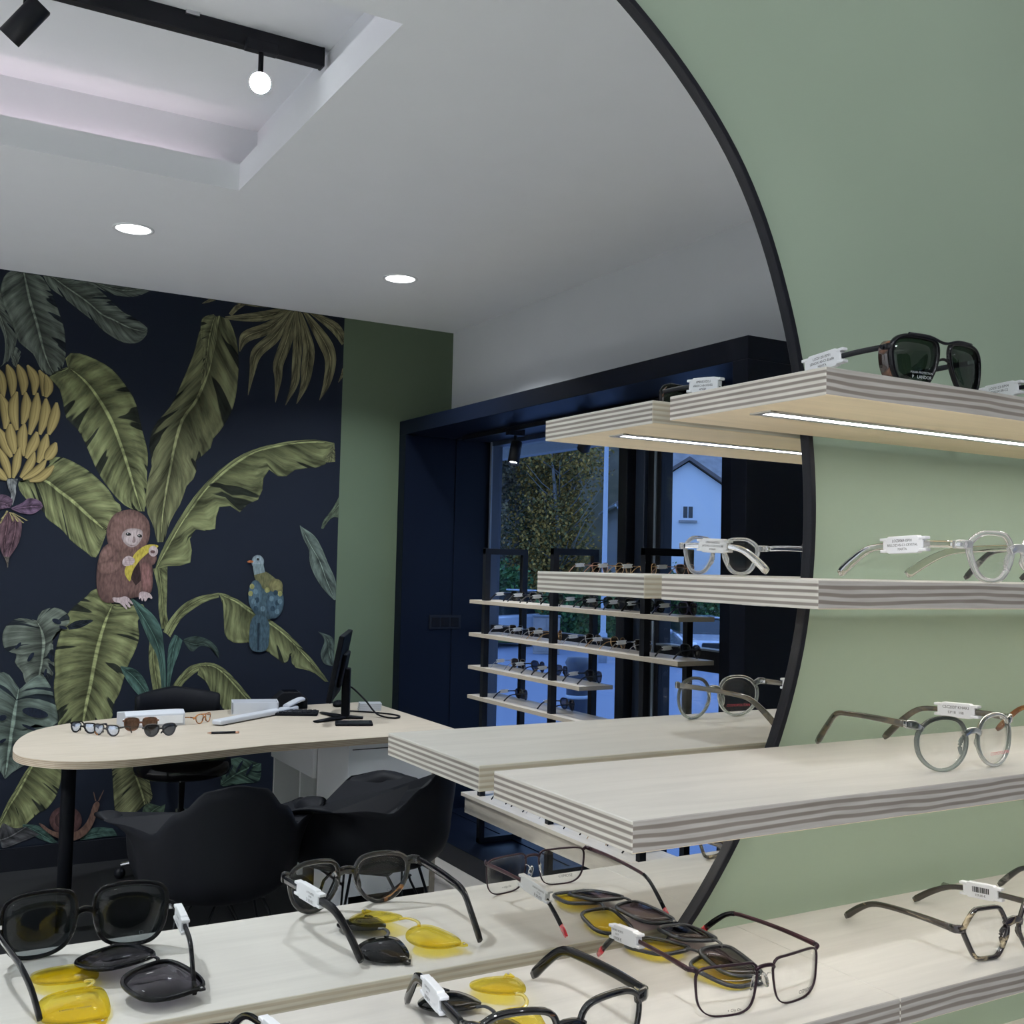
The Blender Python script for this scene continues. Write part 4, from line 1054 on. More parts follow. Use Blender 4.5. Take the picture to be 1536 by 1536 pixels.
# ------------------------------------------------------------------ rack in the shop window
rack = thing('display_rack', 'black steel rack with plywood shelves standing in the shop window', 'rack', (0, 0, 0))
RP = (-4.02, -3.375, -2.69); RX = (2.65, 2.87)
for y in RP:
    for x in RX: MB().box(x-.015, x+.015, y-.015, y+.015, WZ0+.004, 1.58).build('post', M_BLACK, rack, bevel=.001)
    MB().box(RX[0]-.015, RX[1]+.015, y-.0152, y+.0152, 1.55, 1.58).build('top_bar', M_BLACK, rack, bevel=.001)
    MB().box(RX[0]-.015, RX[1]+.015, y-.0152, y+.0152, WZ0+.004, WZ0+.03).build('foot_bar', M_BLACK, rack, bevel=.001)
SY0 = -4.144
RS = [(1.315, -2.444), (1.147, -2.444), (.980, -3.113), (.830, -3.0)]
M_RACKTOP = ply_face_mat('rack_shelf_veneer', (.76, .68, .57), 1)
M_RACKEND = mat('rack_shelf_end', (.42, .36, .29), .6, noise=.2, nscale=60, stretch=(1, 1, 14))
for z, y1 in RS:
    m = MB(); vs = [(2.622, SY0, z), (2.80, SY0, z), (2.80, y1, z), (2.622, y1, z)]; vb = [(a, c, z-.018) for a, c, _ in vs]
    m.add(vs, [(0, 1, 2, 3)], 0); m.add(vb, [(3, 2, 1, 0)], 0); m.add(vs+vb, [(0, 4, 5, 1), (1, 5, 6, 2), (2, 6, 7, 3), (3, 7, 4, 0)], 1)
    m.build('shelf_board', [M_RACKTOP, M_RACKEND], rack)
    for y in RP:
        if y < y1: MB().box(2.635, 2.885, y-.012, y+.012, z-.026, z-.0182).build('shelf_bearer', M_BLACK, rack)
m = MB(); m.box(2.60, 2.83, SY0, -2.444, .318, .336); m.build('shelf_board', M_RACKTOP, rack, bevel=.001)
MB().box(2.615, 2.82, SY0+.015, -2.46, .235, .3178).build('drawer_case', M_RACKTOP, rack, bevel=.001)
for y in RP: MB().box(2.64, 2.88, y-.012, y+.012, .226, .2348).build('shelf_bearer', M_BLACK, rack)

def rack_proto(kind):
    k = dict(n=22, tips=((-.06, .135), (.06, .135)), tag_side=-1, tag_at=.38, tag_len=.044, tag_h=.017, lw=.052, lh=.044, bridge=.018, hz=.036)
    k.update(kind)
    t = thing('sunglasses', 'x', 'sunglasses', (0, 0, 0), 0, 'sunglasses on the window rack')
    spectacles(t, **k)
    return t
KINDS = {
    'black': dict(shape='square', fm=M_GLOSSBLK, tm=M_GLOSSBLK, lm=M_LDARK),
    'matt black': dict(shape='panto', fm=M_MATTBLK, tm=M_MATTBLK, lm=M_LGREY, lh=.046),
    'indigo': dict(shape='square', fm=M_BLUEBLK, tm=M_BLUEBLK, lm=M_LDARK),
    'silver': dict(shape='pilot', style='metal', rim=.0013, depth=.0018, fm=M_SILVERT, tm=M_SILVERT, lm=M_LBROWN, th=.004, tt=.002, lh=.046),
    'gold': dict(shape='round', style='metal', rim=.0013, depth=.0018, fm=M_GOLD, tm=M_GOLD, lm=M_LBROWN, th=.004, tt=.002, lh=.047),
    'rose metal': dict(shape='panto', style='metal', rim=.0013, depth=.0018, fm=M_ROSE, tm=M_ROSE, lm=M_LBROWN, th=.004, tt=.002, lh=.046),
    'grey cat-eye': dict(shape='pilot', fm=M_DGREYT, tm=M_MATTBLK, lm=M_LGREY),
}
ROWS = [
    (1.315, 'on the top rack shelf', [('black', -3.92), ('matt black', -3.74), ('black', -3.56), ('grey cat-eye', -3.27), ('black', -3.10), ('matt black', -2.93), ('black', -2.80), ('indigo', -2.58)]),
    (1.147, 'on the second rack shelf', [('silver', -3.93), ('silver', -3.74), ('gold', -3.55), ('silver', -3.24), ('gold', -3.05), ('silver', -2.87), ('matt black', -2.56)]),
    (.980, 'on the third rack shelf', [('silver', -3.90), ('matt black', -3.71), ('grey cat-eye', -3.50), ('matt black', -3.23)]),
    (.830, 'on the fourth rack shelf', [('grey cat-eye', -3.86), ('matt black', -3.44)]),
    (.336, 'on the lowest rack board', [('black', -3.86), ('matt black', -3.66), ('silver', -3.52), ('black', -3.20), ('gold', -3.02), ('matt black', -2.86)]),
]
ORD = ['first', 'second', 'third', 'fourth', 'fifth', 'sixth', 'seventh', 'eighth']
protos = {}
rnd = random.Random(3)
def place_rack(kind, x, y, z, rz, label, group='sunglasses on the window rack'):
    if kind not in protos:
        t = rack_proto(KINDS[kind]); protos[kind] = t
        t.location = (x, y, z); t.rotation_euler = (0, 0, rz); t['label'] = label; t['group'] = group
        return t
    return copy_thing(protos[kind], (x, y, z), rz, label, group)
for z, where, row in ROWS:
    if not row: continue
    for i, (kind, y) in enumerate(row):
        place_rack(kind, 2.785, y, z+.0003, pi/2+rnd.uniform(-.12, .12), f'{kind} sunglasses {where}, {ORD[i]} from the mural end')
# glass-topped plinth board on the rack's top bars: four metal frames seen just over the plywood shelf
m = MB(); m.box(2.62, 2.90, -3.40, -2.55, 1.452, 1.47)
m.build('shelf_board', M_RACKTOP, rack, bevel=.001)
for i, (kind, y) in enumerate((('rose metal', -3.22), ('gold', -3.04), ('gold', -2.86), ('rose metal', -2.62))):
    place_rack(kind, 2.80, y, 1.4703, pi/2+rnd.uniform(-.1, .1), f'{kind} sunglasses on the uppermost rack board, {ORD[i]} from the mural end')
# mural artwork: outlines in millimetres on the wall (x along the wall, z above the floor)
MURAL_LEAVES = [
('banana_leaf',(0.095,0.112,0.108),[(384,2889),(404,2653),(449,2518),(448,2409),(435,2380)],[(375,2887),(382,2704),(425,2623),(458,2519),(463,2411)],[(384,2889),(431,2711),(479,2609),(503,2519),(468,2411)]),
('banana_leaf',(0.095,0.112,0.108),[(502,2891),(436,2821),(425,2721),(474,2608),(508,2517),(544,2486),(580,2457),(618,2385),(685,2359)],[(509,2891),(528,2813),(554,2712),(583,2623),(607,2537),(625,2473),(652,2410),(688,2359)],[(517,2891),(578,2865),(642,2780),(691,2659),(712,2590),(722,2496),(718,2434),(690,2359)]),
('banana_leaf',(0.095,0.112,0.108),[(603,2885),(695,2883),(800,2860),(876,2809),(978,2724),(1026,2705),(1099,2660),(1103,2634)],[(598,2884),(697,2816),(804,2753),(880,2696),(934,2678),(1017,2646),(1100,2634)],[(593,2884),(631,2801),(700,2755),(785,2695),(856,2648),(894,2613),(987,2568),(1063,2577),(1100,2622)]),
('banana_leaf',(0.095,0.112,0.108),[(715,2892),(851,2885),(981,2876),(1130,2870)],[(715,2886),(874,2843),(982,2831),(1130,2867)],[(768,2861),(908,2808),(973,2801),(1049,2812),(1130,2864)]),
('banana_leaf',(0.095,0.112,0.108),[(483,2457),(499,2486),(525,2462)],[(481,2451),(496,2431),(508,2394)],[(476,2445),(488,2403),(503,2388)]),
('banana_leaf',(0.135,0.148,0.082),[(734,2416),(649,2362),(697,2312),(721,2237),(739,2161),(799,2105),(855,1992),(896,1905),(963,1814),(1030,1749),(1096,1724)],[(734,2416),(820,2352),(886,2269),(946,2173),(997,2053),(1039,1937),(1076,1825),(1110,1725)],[(734,2416),(722,2470),(773,2490),(857,2469),(933,2432),(989,2376),(1047,2296),(1074,2224),(1097,2135),(1129,2017),(1128,1902),(1137,1817),(1124,1725)]),
('banana_leaf',(0.135,0.148,0.082),[(556,1837),(667,1925),(671,1958),(721,1973),(800,1942),(869,1899),(952,1820),(975,1776),(1014,1733),(954,1624)],[(540,1846),(645,1858),(718,1807),(781,1761),(857,1693),(944,1618)],[(536,1825),(548,1793),(584,1751),(646,1711),(673,1668),(736,1622),(789,1563),(853,1515),(902,1488),(945,1607)]),
('banana_leaf',(0.115,0.12,0.072),[(1375,2741),(1356,2641),(1337,2549),(1291,2417),(1232,2270),(1158,2168),(1133,2064),(1151,1963),(1130,1867),(1132,1737),(1170,1652),(1191,1572)],[(1463,2768),(1438,2628),(1414,2467),(1354,2304),(1299,2224),(1267,2111),(1238,1925),(1216,1741),(1209,1573)],[(1516,2752),(1554,2666),(1573,2546),(1568,2378),(1542,2261),(1485,2158),(1453,2118),(1437,2057),(1372,2000),(1376,1919),(1333,1879),(1301,1774),(1254,1684),(1226,1574)]),
('banana_leaf',(0.115,0.12,0.072),[(1433,2772),(1375,2741),(1371,2643),(1389,2555),(1378,2448)],[(1441,2765),(1415,2648),(1405,2526),(1379,2419)],[(1452,2759),(1453,2638),(1424,2499),(1387,2389)]),
('banana_leaf',(0.135,0.148,0.082),[(1186,1432),(1198,1483),(1243,1593),(1351,1788),(1464,1929),(1595,2039),(1716,2097),(1873,2140),(2018,2158),(2114,2149)],[(1187,1432),(1209,1479),(1261,1586),(1366,1771),(1475,1914),(1607,2028),(1721,2086),(1873,2129),(2019,2148),(2111,2144)],[(1193,1436),(1284,1459),(1349,1453),(1368,1523),(1354,1611),(1407,1654),(1460,1626),(1488,1668),(1485,1750),(1544,1779),(1606,1741),(1643,1784),(1718,1830),(1730,1945),(1768,1978),(1832,1928),(1879,1977),(1958,1998),(2064,2017),(2095,2094),(2118,2143)]),
('banana_leaf',(0.115,0.12,0.072),[(2114,2149),(2083,2077),(2068,2037)],[(2116,2150),(2103,2087),(2097,2039)],[(2120,2147),(2127,2088),(2128,2045)]),
('plant_stem',(0.135,0.148,0.082),[(1176,1438),(1205,1330),(1212,1229),(1230,1135)],[(1204,1442),(1223,1330),(1234,1229),(1248,1135)],[(1247,1447),(1250,1330),(1251,1229),(1261,1171)]),
('plant_stem',(0.135,0.148,0.082),[(1173,1078),(1173,977),(1191,869),(1212,772)],[(1197,1077),(1197,977),(1216,869),(1233,771)],[(1232,1077),(1233,976),(1247,867),(1258,770)]),
('plant_stem',(0.135,0.148,0.082),[(1238,1120),(1271,1185),(1333,1258),(1411,1299),(1513,1319)],[(1260,1106),(1299,1185),(1355,1243),(1433,1288),(1514,1307)],[(1274,1091),(1321,1178),(1377,1229),(1448,1273),(1514,1294)]),
('banana_leaf',(0.135,0.148,0.082),[(1514,1318),(1536,1316),(1612,1285),(1675,1244),(1801,1171),(1898,1098),(2015,981),(2130,838)],[(1514,1314),(1540,1303),(1613,1272),(1675,1230),(1798,1156),(1891,1083),(2007,965),(2126,838)],[(1522,1296),(1539,1243),(1545,1169),(1555,1095),(1605,1057),(1674,1059),(1728,1040),(1783,1008),(1840,969),(1888,938),(1909,1006),(1924,929),(1993,908),(2050,887),(2109,839)]),
('plant_stem',(0.135,0.148,0.082),[(1274,809),(1318,880),(1380,943),(1460,960)],[(1286,787),(1333,865),(1396,925),(1468,948)],[(1304,786),(1351,857),(1411,910),(1476,937)]),
('banana_leaf',(0.135,0.148,0.082),[(1431,957),(1490,957),(1550,928),(1612,870),(1691,778),(1760,692)],[(1431,946),(1490,944),(1543,913),(1601,856),(1676,771),(1748,689)],[(1418,898),(1464,860),(1495,800),(1534,754),(1558,716),(1604,674),(1680,666),(1741,670)]),
('banana_leaf',(0.135,0.148,0.082),[(985,1260),(913,1338),(862,1293),(802,1238),(764,1178),(755,1134),(738,1053),(731,993),(739,917),(733,874),(744,782),(763,705),(750,647)],[(990,1260),(956,1171),(929,1055),(913,951),(901,857),(884,759),(874,667)],[(995,1260),(1147,1255),(1112,1176),(1123,1097),(1102,1019),(1077,963),(1058,897),(1035,808),(1010,765),(1012,715),(987,672),(898,666)]),
('leaf_tear',(0.012,0.016,0.026),[(780,1150),(825,1178),(888,1183)],[(786,1145),(836,1161),(898,1180)],[(791,1134),(847,1144),(903,1177)]),
('arum_leaf',(0.045,0.085,0.085),[(1071,1293),(1123,1179),(1169,1078),(1214,991),(1237,868),(1244,774)],[(1074,1290),(1152,1171),(1204,1077),(1236,976),(1247,867),(1254,774)],[(1085,1286),(1178,1214),(1226,1142),(1244,1048),(1260,903),(1262,773)]),
('arum_leaf',(0.045,0.085,0.085),[(1295,1105),(1269,1047),(1265,961),(1265,867),(1268,787)],[(1310,1098),(1291,1018),(1284,931),(1275,787)],[(1336,1075),(1320,1010),(1298,945),(1283,866),(1279,787)]),
('arum_leaf',(0.045,0.085,0.085),[(1036,952),(1066,888),(1109,829),(1152,785),(1195,762)],[(1036,949),(1093,908),(1150,842),(1197,762)],[(1043,952),(1112,932),(1163,870),(1198,769)]),
('arum_leaf',(0.03,0.045,0.045),[(1339,1075),(1385,1016),(1428,1045),(1487,1029),(1526,976)],[(1339,1072),(1398,1053),(1457,1052),(1526,976)],[(1346,1083),(1404,1096),(1471,1074),(1517,1028),(1526,976)]),
('monstera_leaf',(0.095,0.112,0.108),[(648,1179),(612,1187),(558,1190),(515,1158),(498,1105),(515,1041),(565,1021),(557,982),(593,933),(605,889),(649,845)],[(645,1176),(670,1124),(683,1059),(678,984),(668,920),(651,845)],[(647,1184),(661,1222),(720,1243),(778,1216),(795,1172),(765,1145),(726,1110),(723,1059),(731,983),(729,918),(696,865),(654,845)]),
('monstera_leaf',(0.105,0.135,0.135),[(582,856),(525,933),(467,924),(404,842),(434,683),(483,544),(536,438)],[(579,856),(566,756),(558,661),(546,540),(538,438)],[(587,856),(658,923),(715,873),(750,758),(758,687),(719,668),(653,688),(740,651),(697,594),(628,577),(640,512),(607,488),(573,469),(541,438)]),
('banana_leaf',(0.135,0.148,0.082),[(660,516),(620,455),(582,379),(550,318),(524,252),(497,219)],[(663,511),(631,449),(592,367),(556,302),(530,241),(502,213)],[(781,502),(784,416),(767,342),(739,296),(715,272),(695,268),(647,225),(619,201),(555,207),(507,210)]),
('banana_leaf',(0.115,0.12,0.072),[(1012,492),(1020,420),(1030,320),(1041,236),(1065,162)],[(1106,485),(1131,411),(1161,336),(1185,262)],[(1166,476),(1191,407),(1210,327),(1217,293),(1197,255)]),
('arum_leaf',(0.05,0.075,0.06),[(1173,168),(1173,241),(1202,266)],[(1178,162),(1214,220),(1258,244)],[(1184,162),(1260,171),(1282,253)]),
('monstera_leaf',(0.05,0.085,0.075),[(1557,334),(1562,399),(1582,449),(1649,463)],[(1557,326),(1630,372),(1705,404),(1762,422)],[(1572,318),(1670,325),(1761,332),(1769,421)]),
('arum_leaf',(0.045,0.085,0.085),[(623,217),(688,205),(739,162),(782,115)],[(623,214),(674,185),(725,148),(777,110)],[(623,209),(665,165),(716,133),(767,109)]),
('arum_leaf',(0.045,0.085,0.085),[(888,131),(944,169),(1033,157)],[(883,121),(955,140),(1050,131)],[(884,110),(972,120),(1054,119)]),
('arum_leaf',(0.06,0.06,0.075),[(526,205),(540,230),(585,199)],[(528,153),(571,164),(638,204)],[(540,109),(602,129),(699,161)]),
('arum_leaf',(0.105,0.135,0.135),[(1937,1685),(1955,1624),(1994,1555),(2000,1485),(2035,1408),(2087,1338),(2146,1284)],[(1941,1685),(2001,1579),(2057,1494),(2102,1385),(2153,1284)],[(1949,1678),(2020,1634),(2063,1573),(2107,1480),(2153,1386),(2156,1284)]),
('arum_leaf',(0.07,0.09,0.07),[(2161,1860),(2122,1787),(2074,1722),(2059,1678)],[(2162,1813),(2122,1763),(2079,1699),(2061,1673)],[(2165,1734),(2131,1740),(2099,1715),(2072,1673)]),
('arum_leaf',(0.06,0.08,0.08),[(2059,1112),(2098,1064),(2079,995),(2098,940),(2148,923)],[(2063,1112),(2118,1064),(2129,994),(2152,927)],[(2076,1107),(2142,1079),(2157,1017),(2154,931)]),
('palm_frond',(0.14,0.13,0.085),[(1875,2861),(1697,2769),(1494,2753)],[(1872,2871),(1692,2795),(1493,2761)],[(1869,2881),(1687,2822),(1493,2768)]),
('palm_frond',(0.14,0.13,0.085),[(1854,2851),(1750,2718),(1623,2651),(1578,2591)],[(1848,2856),(1733,2743),(1603,2672),(1575,2592)],[(1843,2861),(1716,2767),(1583,2693),(1573,2593)]),
('palm_frond',(0.14,0.13,0.085),[(1862,2850),(1791,2684),(1694,2582),(1663,2492),(1631,2365)],[(1856,2853),(1766,2700),(1668,2595),(1648,2493),(1630,2365)],[(1851,2856),(1741,2717),(1641,2609),(1633,2495),(1628,2365)]),
('palm_frond',(0.14,0.13,0.085),[(1879,2855),(1861,2679),(1815,2545),(1809,2463),(1780,2341)],[(1873,2855),(1830,2685),(1787,2547),(1790,2462),(1779,2341)],[(1866,2856),(1800,2691),(1759,2550),(1771,2462),(1777,2341)]),
('palm_frond',(0.14,0.13,0.085),[(1887,2858),(1915,2687),(1911,2552),(1903,2453),(1836,2330)],[(1881,2857),(1890,2685),(1887,2551),(1882,2456),(1834,2331)],[(1874,2855),(1866,2682),(1863,2550),(1862,2459),(1833,2331)]),
('palm_frond',(0.14,0.13,0.085),[(1903,2861),(1984,2676),(1981,2542),(1955,2442),(1898,2344)],[(1897,2859),(1952,2669),(1948,2542),(1935,2446),(1896,2344)],[(1890,2856),(1920,2661),(1916,2542),(1915,2450),(1895,2345)]),
('palm_frond',(0.14,0.13,0.085),[(1928,2860),(2073,2725),(2115,2611),(2086,2472),(2027,2376)],[(1921,2854),(2041,2703),(2082,2605),(2065,2475),(2026,2376)],[(1915,2849),(2009,2682),(2049,2599),(2045,2479),(2024,2377)]),
('palm_frond',(0.14,0.13,0.085),[(1957,2861),(2116,2815),(2180,2724)],[(1954,2855),(2097,2790),(2162,2710)],[(1951,2849),(2078,2766),(2145,2696)]),
('palm_frond',(0.14,0.13,0.085),[(1521,2864),(1652,2876),(1817,2870)],[(1520,2856),(1651,2859),(1816,2863)],[(1520,2848),(1649,2842),(1815,2857)]),
('palm_frond',(0.14,0.13,0.085),[(1462,2860),(1420,2836),(1372,2818)],[(1452,2874),(1415,2845),(1372,2820)],[(1441,2888),(1410,2853),(1371,2821)]),
('palm_frond',(0.14,0.13,0.085),[(1511,2786),(1543,2832),(1591,2864)],[(1519,2780),(1552,2822),(1597,2855)],[(1527,2774),(1561,2813),(1602,2847)]),
('palm_frond',(0.14,0.13,0.085),[(2174,2564),(2159,2522),(2133,2486)],[(2163,2566),(2152,2525),(2132,2486)],[(2152,2568),(2144,2527),(2130,2487)]),
('banana',(0.31,0.255,0.115),[(420,2383),(455,2349),(468,2297),(462,2240)],[(415,2380),(437,2339),(448,2292),(455,2238)],[(411,2377),(418,2329),(428,2286),(448,2237)]),
('banana',(0.31,0.255,0.115),[(468,2399),(499,2369),(512,2311),(502,2243)],[(463,2396),(480,2360),(492,2307),(494,2242)],[(459,2393),(460,2351),(471,2303),(487,2241)]),
('banana',(0.31,0.255,0.115),[(515,2404),(546,2374),(562,2316),(548,2258)],[(510,2401),(526,2365),(541,2312),(541,2258)],[(505,2399),(507,2356),(520,2308),(533,2257)]),
('banana',(0.31,0.255,0.115),[(556,2407),(595,2377),(611,2327),(595,2262)],[(552,2403),(576,2365),(590,2323),(588,2262)],[(548,2400),(558,2354),(570,2319),(581,2262)]),
('banana',(0.31,0.255,0.115),[(610,2388),(647,2353),(655,2307),(638,2261)],[(605,2385),(627,2343),(634,2305),(631,2261)],[(601,2382),(608,2334),(613,2303),(623,2261)]),
('banana',(0.31,0.255,0.115),[(639,2368),(669,2335),(671,2289),(648,2255)],[(634,2366),(648,2329),(650,2290),(641,2256)],[(629,2363),(628,2323),(629,2292),(634,2258)]),
('banana',(0.31,0.255,0.115),[(445,2256),(483,2210),(494,2150),(477,2088)],[(440,2253),(462,2201),(471,2148),(469,2088)],[(435,2250),(441,2192),(449,2145),(461,2088)]),
('banana',(0.31,0.255,0.115),[(518,2270),(523,2214),(525,2156),(528,2090)],[(513,2271),(500,2216),(503,2151),(521,2087)],[(507,2272),(478,2217),(481,2146),(513,2084)]),
('banana',(0.31,0.255,0.115),[(556,2273),(580,2223),(577,2169),(552,2115)],[(550,2272),(557,2221),(554,2172),(544,2116)],[(544,2271),(534,2219),(532,2174),(536,2118)]),
('banana',(0.31,0.255,0.115),[(608,2275),(623,2213),(615,2144),(584,2068)],[(602,2275),(600,2214),(593,2148),(576,2070)],[(597,2275),(577,2215),(570,2151),(568,2072)]),
('banana',(0.31,0.255,0.115),[(647,2252),(666,2202),(661,2142),(629,2072)],[(641,2251),(643,2202),(638,2146),(621,2074)],[(635,2250),(620,2201),(615,2150),(613,2076)]),
('banana',(0.31,0.255,0.115),[(696,2236),(710,2181),(697,2122),(669,2075)],[(690,2236),(687,2184),(674,2127),(661,2077)],[(684,2236),(664,2187),(652,2133),(653,2079)]),
('banana',(0.31,0.255,0.115),[(442,2094),(478,2061),(500,2009),(508,1960)],[(437,2091),(458,2050),(480,1997),(501,1956)],[(432,2088),(438,2038),(460,1986),(495,1951)]),
('banana',(0.31,0.255,0.115),[(496,2115),(514,2079),(526,2028),(523,1975)],[(490,2114),(492,2074),(504,2021),(516,1973)],[(484,2114),(469,2069),(482,2014),(508,1971)]),
('banana',(0.31,0.255,0.115),[(557,2119),(568,2078),(568,2022),(566,1967)],[(551,2120),(546,2078),(546,2019),(558,1965)],[(546,2120),(523,2079),(523,2015),(550,1963)]),
('banana',(0.31,0.255,0.115),[(613,2085),(624,2038),(605,1990),(573,1951)],[(608,2086),(602,2045),(584,2000),(566,1955)],[(602,2087),(580,2051),(563,2009),(558,1958)]),
('banana',(0.31,0.255,0.115),[(659,2078),(668,2027),(657,1975),(626,1934)],[(653,2079),(645,2032),(635,1982),(619,1937)],[(648,2080),(623,2036),(613,1988),(611,1940)]),
('banana',(0.31,0.255,0.115),[(701,2039),(705,1997),(684,1959),(657,1950)],[(696,2041),(684,2007),(665,1973),(651,1955)],[(690,2043),(663,2018),(646,1987),(645,1961)]),
('banana',(0.31,0.255,0.115),[(450,1997),(484,1957),(501,1913),(505,1858)],[(446,1995),(468,1948),(484,1906),(498,1856)],[(442,1993),(451,1939),(467,1899),(492,1854)]),
('banana',(0.31,0.255,0.115),[(541,2006),(547,1955),(542,1906),(519,1855)],[(536,2007),(528,1958),(523,1909),(513,1857)],[(532,2008),(510,1960),(505,1912),(507,1858)]),
('banana',(0.31,0.255,0.115),[(606,1986),(609,1938),(589,1896),(550,1857)],[(602,1987),(591,1946),(573,1906),(545,1861)],[(597,1989),(573,1953),(557,1917),(539,1865)]),
('banana',(0.31,0.255,0.115),[(658,1950),(647,1903),(615,1870),(558,1848)],[(653,1953),(632,1916),(603,1887),(555,1854)],[(649,1955),(618,1929),(592,1903),(552,1860)]),
('banana',(0.31,0.255,0.115),[(694,1924),(677,1881),(639,1846),(587,1841)],[(690,1928),(663,1896),(629,1864),(585,1848)],[(686,1931),(650,1911),(620,1882),(583,1854)]),
('banana',(0.31,0.255,0.115),[(439,1916),(466,1894),(479,1877),(490,1853)],[(435,1914),(451,1882),(466,1862),(486,1847)],[(431,1911),(436,1871),(454,1847),(483,1841)]),
('bunch_stalk',(0.16,0.17,0.2),[(486,1851),(493,1811),(506,1780),(508,1737)],[(508,1853),(510,1812),(516,1780),(513,1732)],[(533,1854),(527,1813),(528,1781),(516,1726)]),
('flower_petal',(0.085,0.055,0.095),[(441,1771),(480,1776),(515,1753),(509,1721)],[(443,1734),(477,1735),(506,1721)],[(444,1696),(478,1709),(507,1715)]),
('flower_petal',(0.1,0.065,0.12),[(512,1715),(555,1739),(588,1765),(634,1754),(650,1727)],[(512,1710),(561,1718),(605,1725),(649,1725)],[(517,1705),(557,1691),(607,1690),(645,1719)]),
('flower_bud',(0.085,0.05,0.07),[(493,1693),(470,1649),(459,1579),(476,1510),(490,1479)],[(498,1693),(496,1629),(489,1554),(492,1479)],[(508,1694),(517,1640),(508,1565),(495,1479)]),
('flower_bud',(0.1,0.06,0.085),[(518,1683),(506,1608),(494,1543),(492,1484)],[(533,1673),(531,1598),(519,1533),(507,1479)],[(556,1663),(560,1610),(548,1545),(512,1479)]),
('flower_bud',(0.09,0.08,0.08),[(487,1484),(498,1463),(505,1431)],[(499,1482),(503,1458),(507,1431)],[(514,1482),(509,1458),(509,1431)]),
('flower_stamen',(0.28,0.24,0.13),[(491,1701),(462,1638)],[(493,1701),(466,1638)],[(495,1701),(470,1639)]),
('flower_stamen',(0.28,0.24,0.13),[(496,1699),(468,1660)],[(498,1699),(472,1660)],[(499,1699),(476,1660)]),
('flower_stamen',(0.28,0.24,0.13),[(503,1694),(519,1651)],[(505,1694),(523,1651)],[(507,1694),(527,1652)]),
('flower_stamen',(0.28,0.24,0.13),[(508,1694),(540,1649)],[(510,1694),(544,1650)],[(512,1694),(548,1650)]),
('flower_stamen',(0.28,0.24,0.13),[(513,1691),(562,1645)],[(515,1691),(566,1645)],[(517,1691),(570,1645)]),
('flower_stamen',(0.28,0.24,0.13),[(515,1691),(579,1656)],[(517,1692),(583,1657)],[(519,1692),(587,1657)]),
]
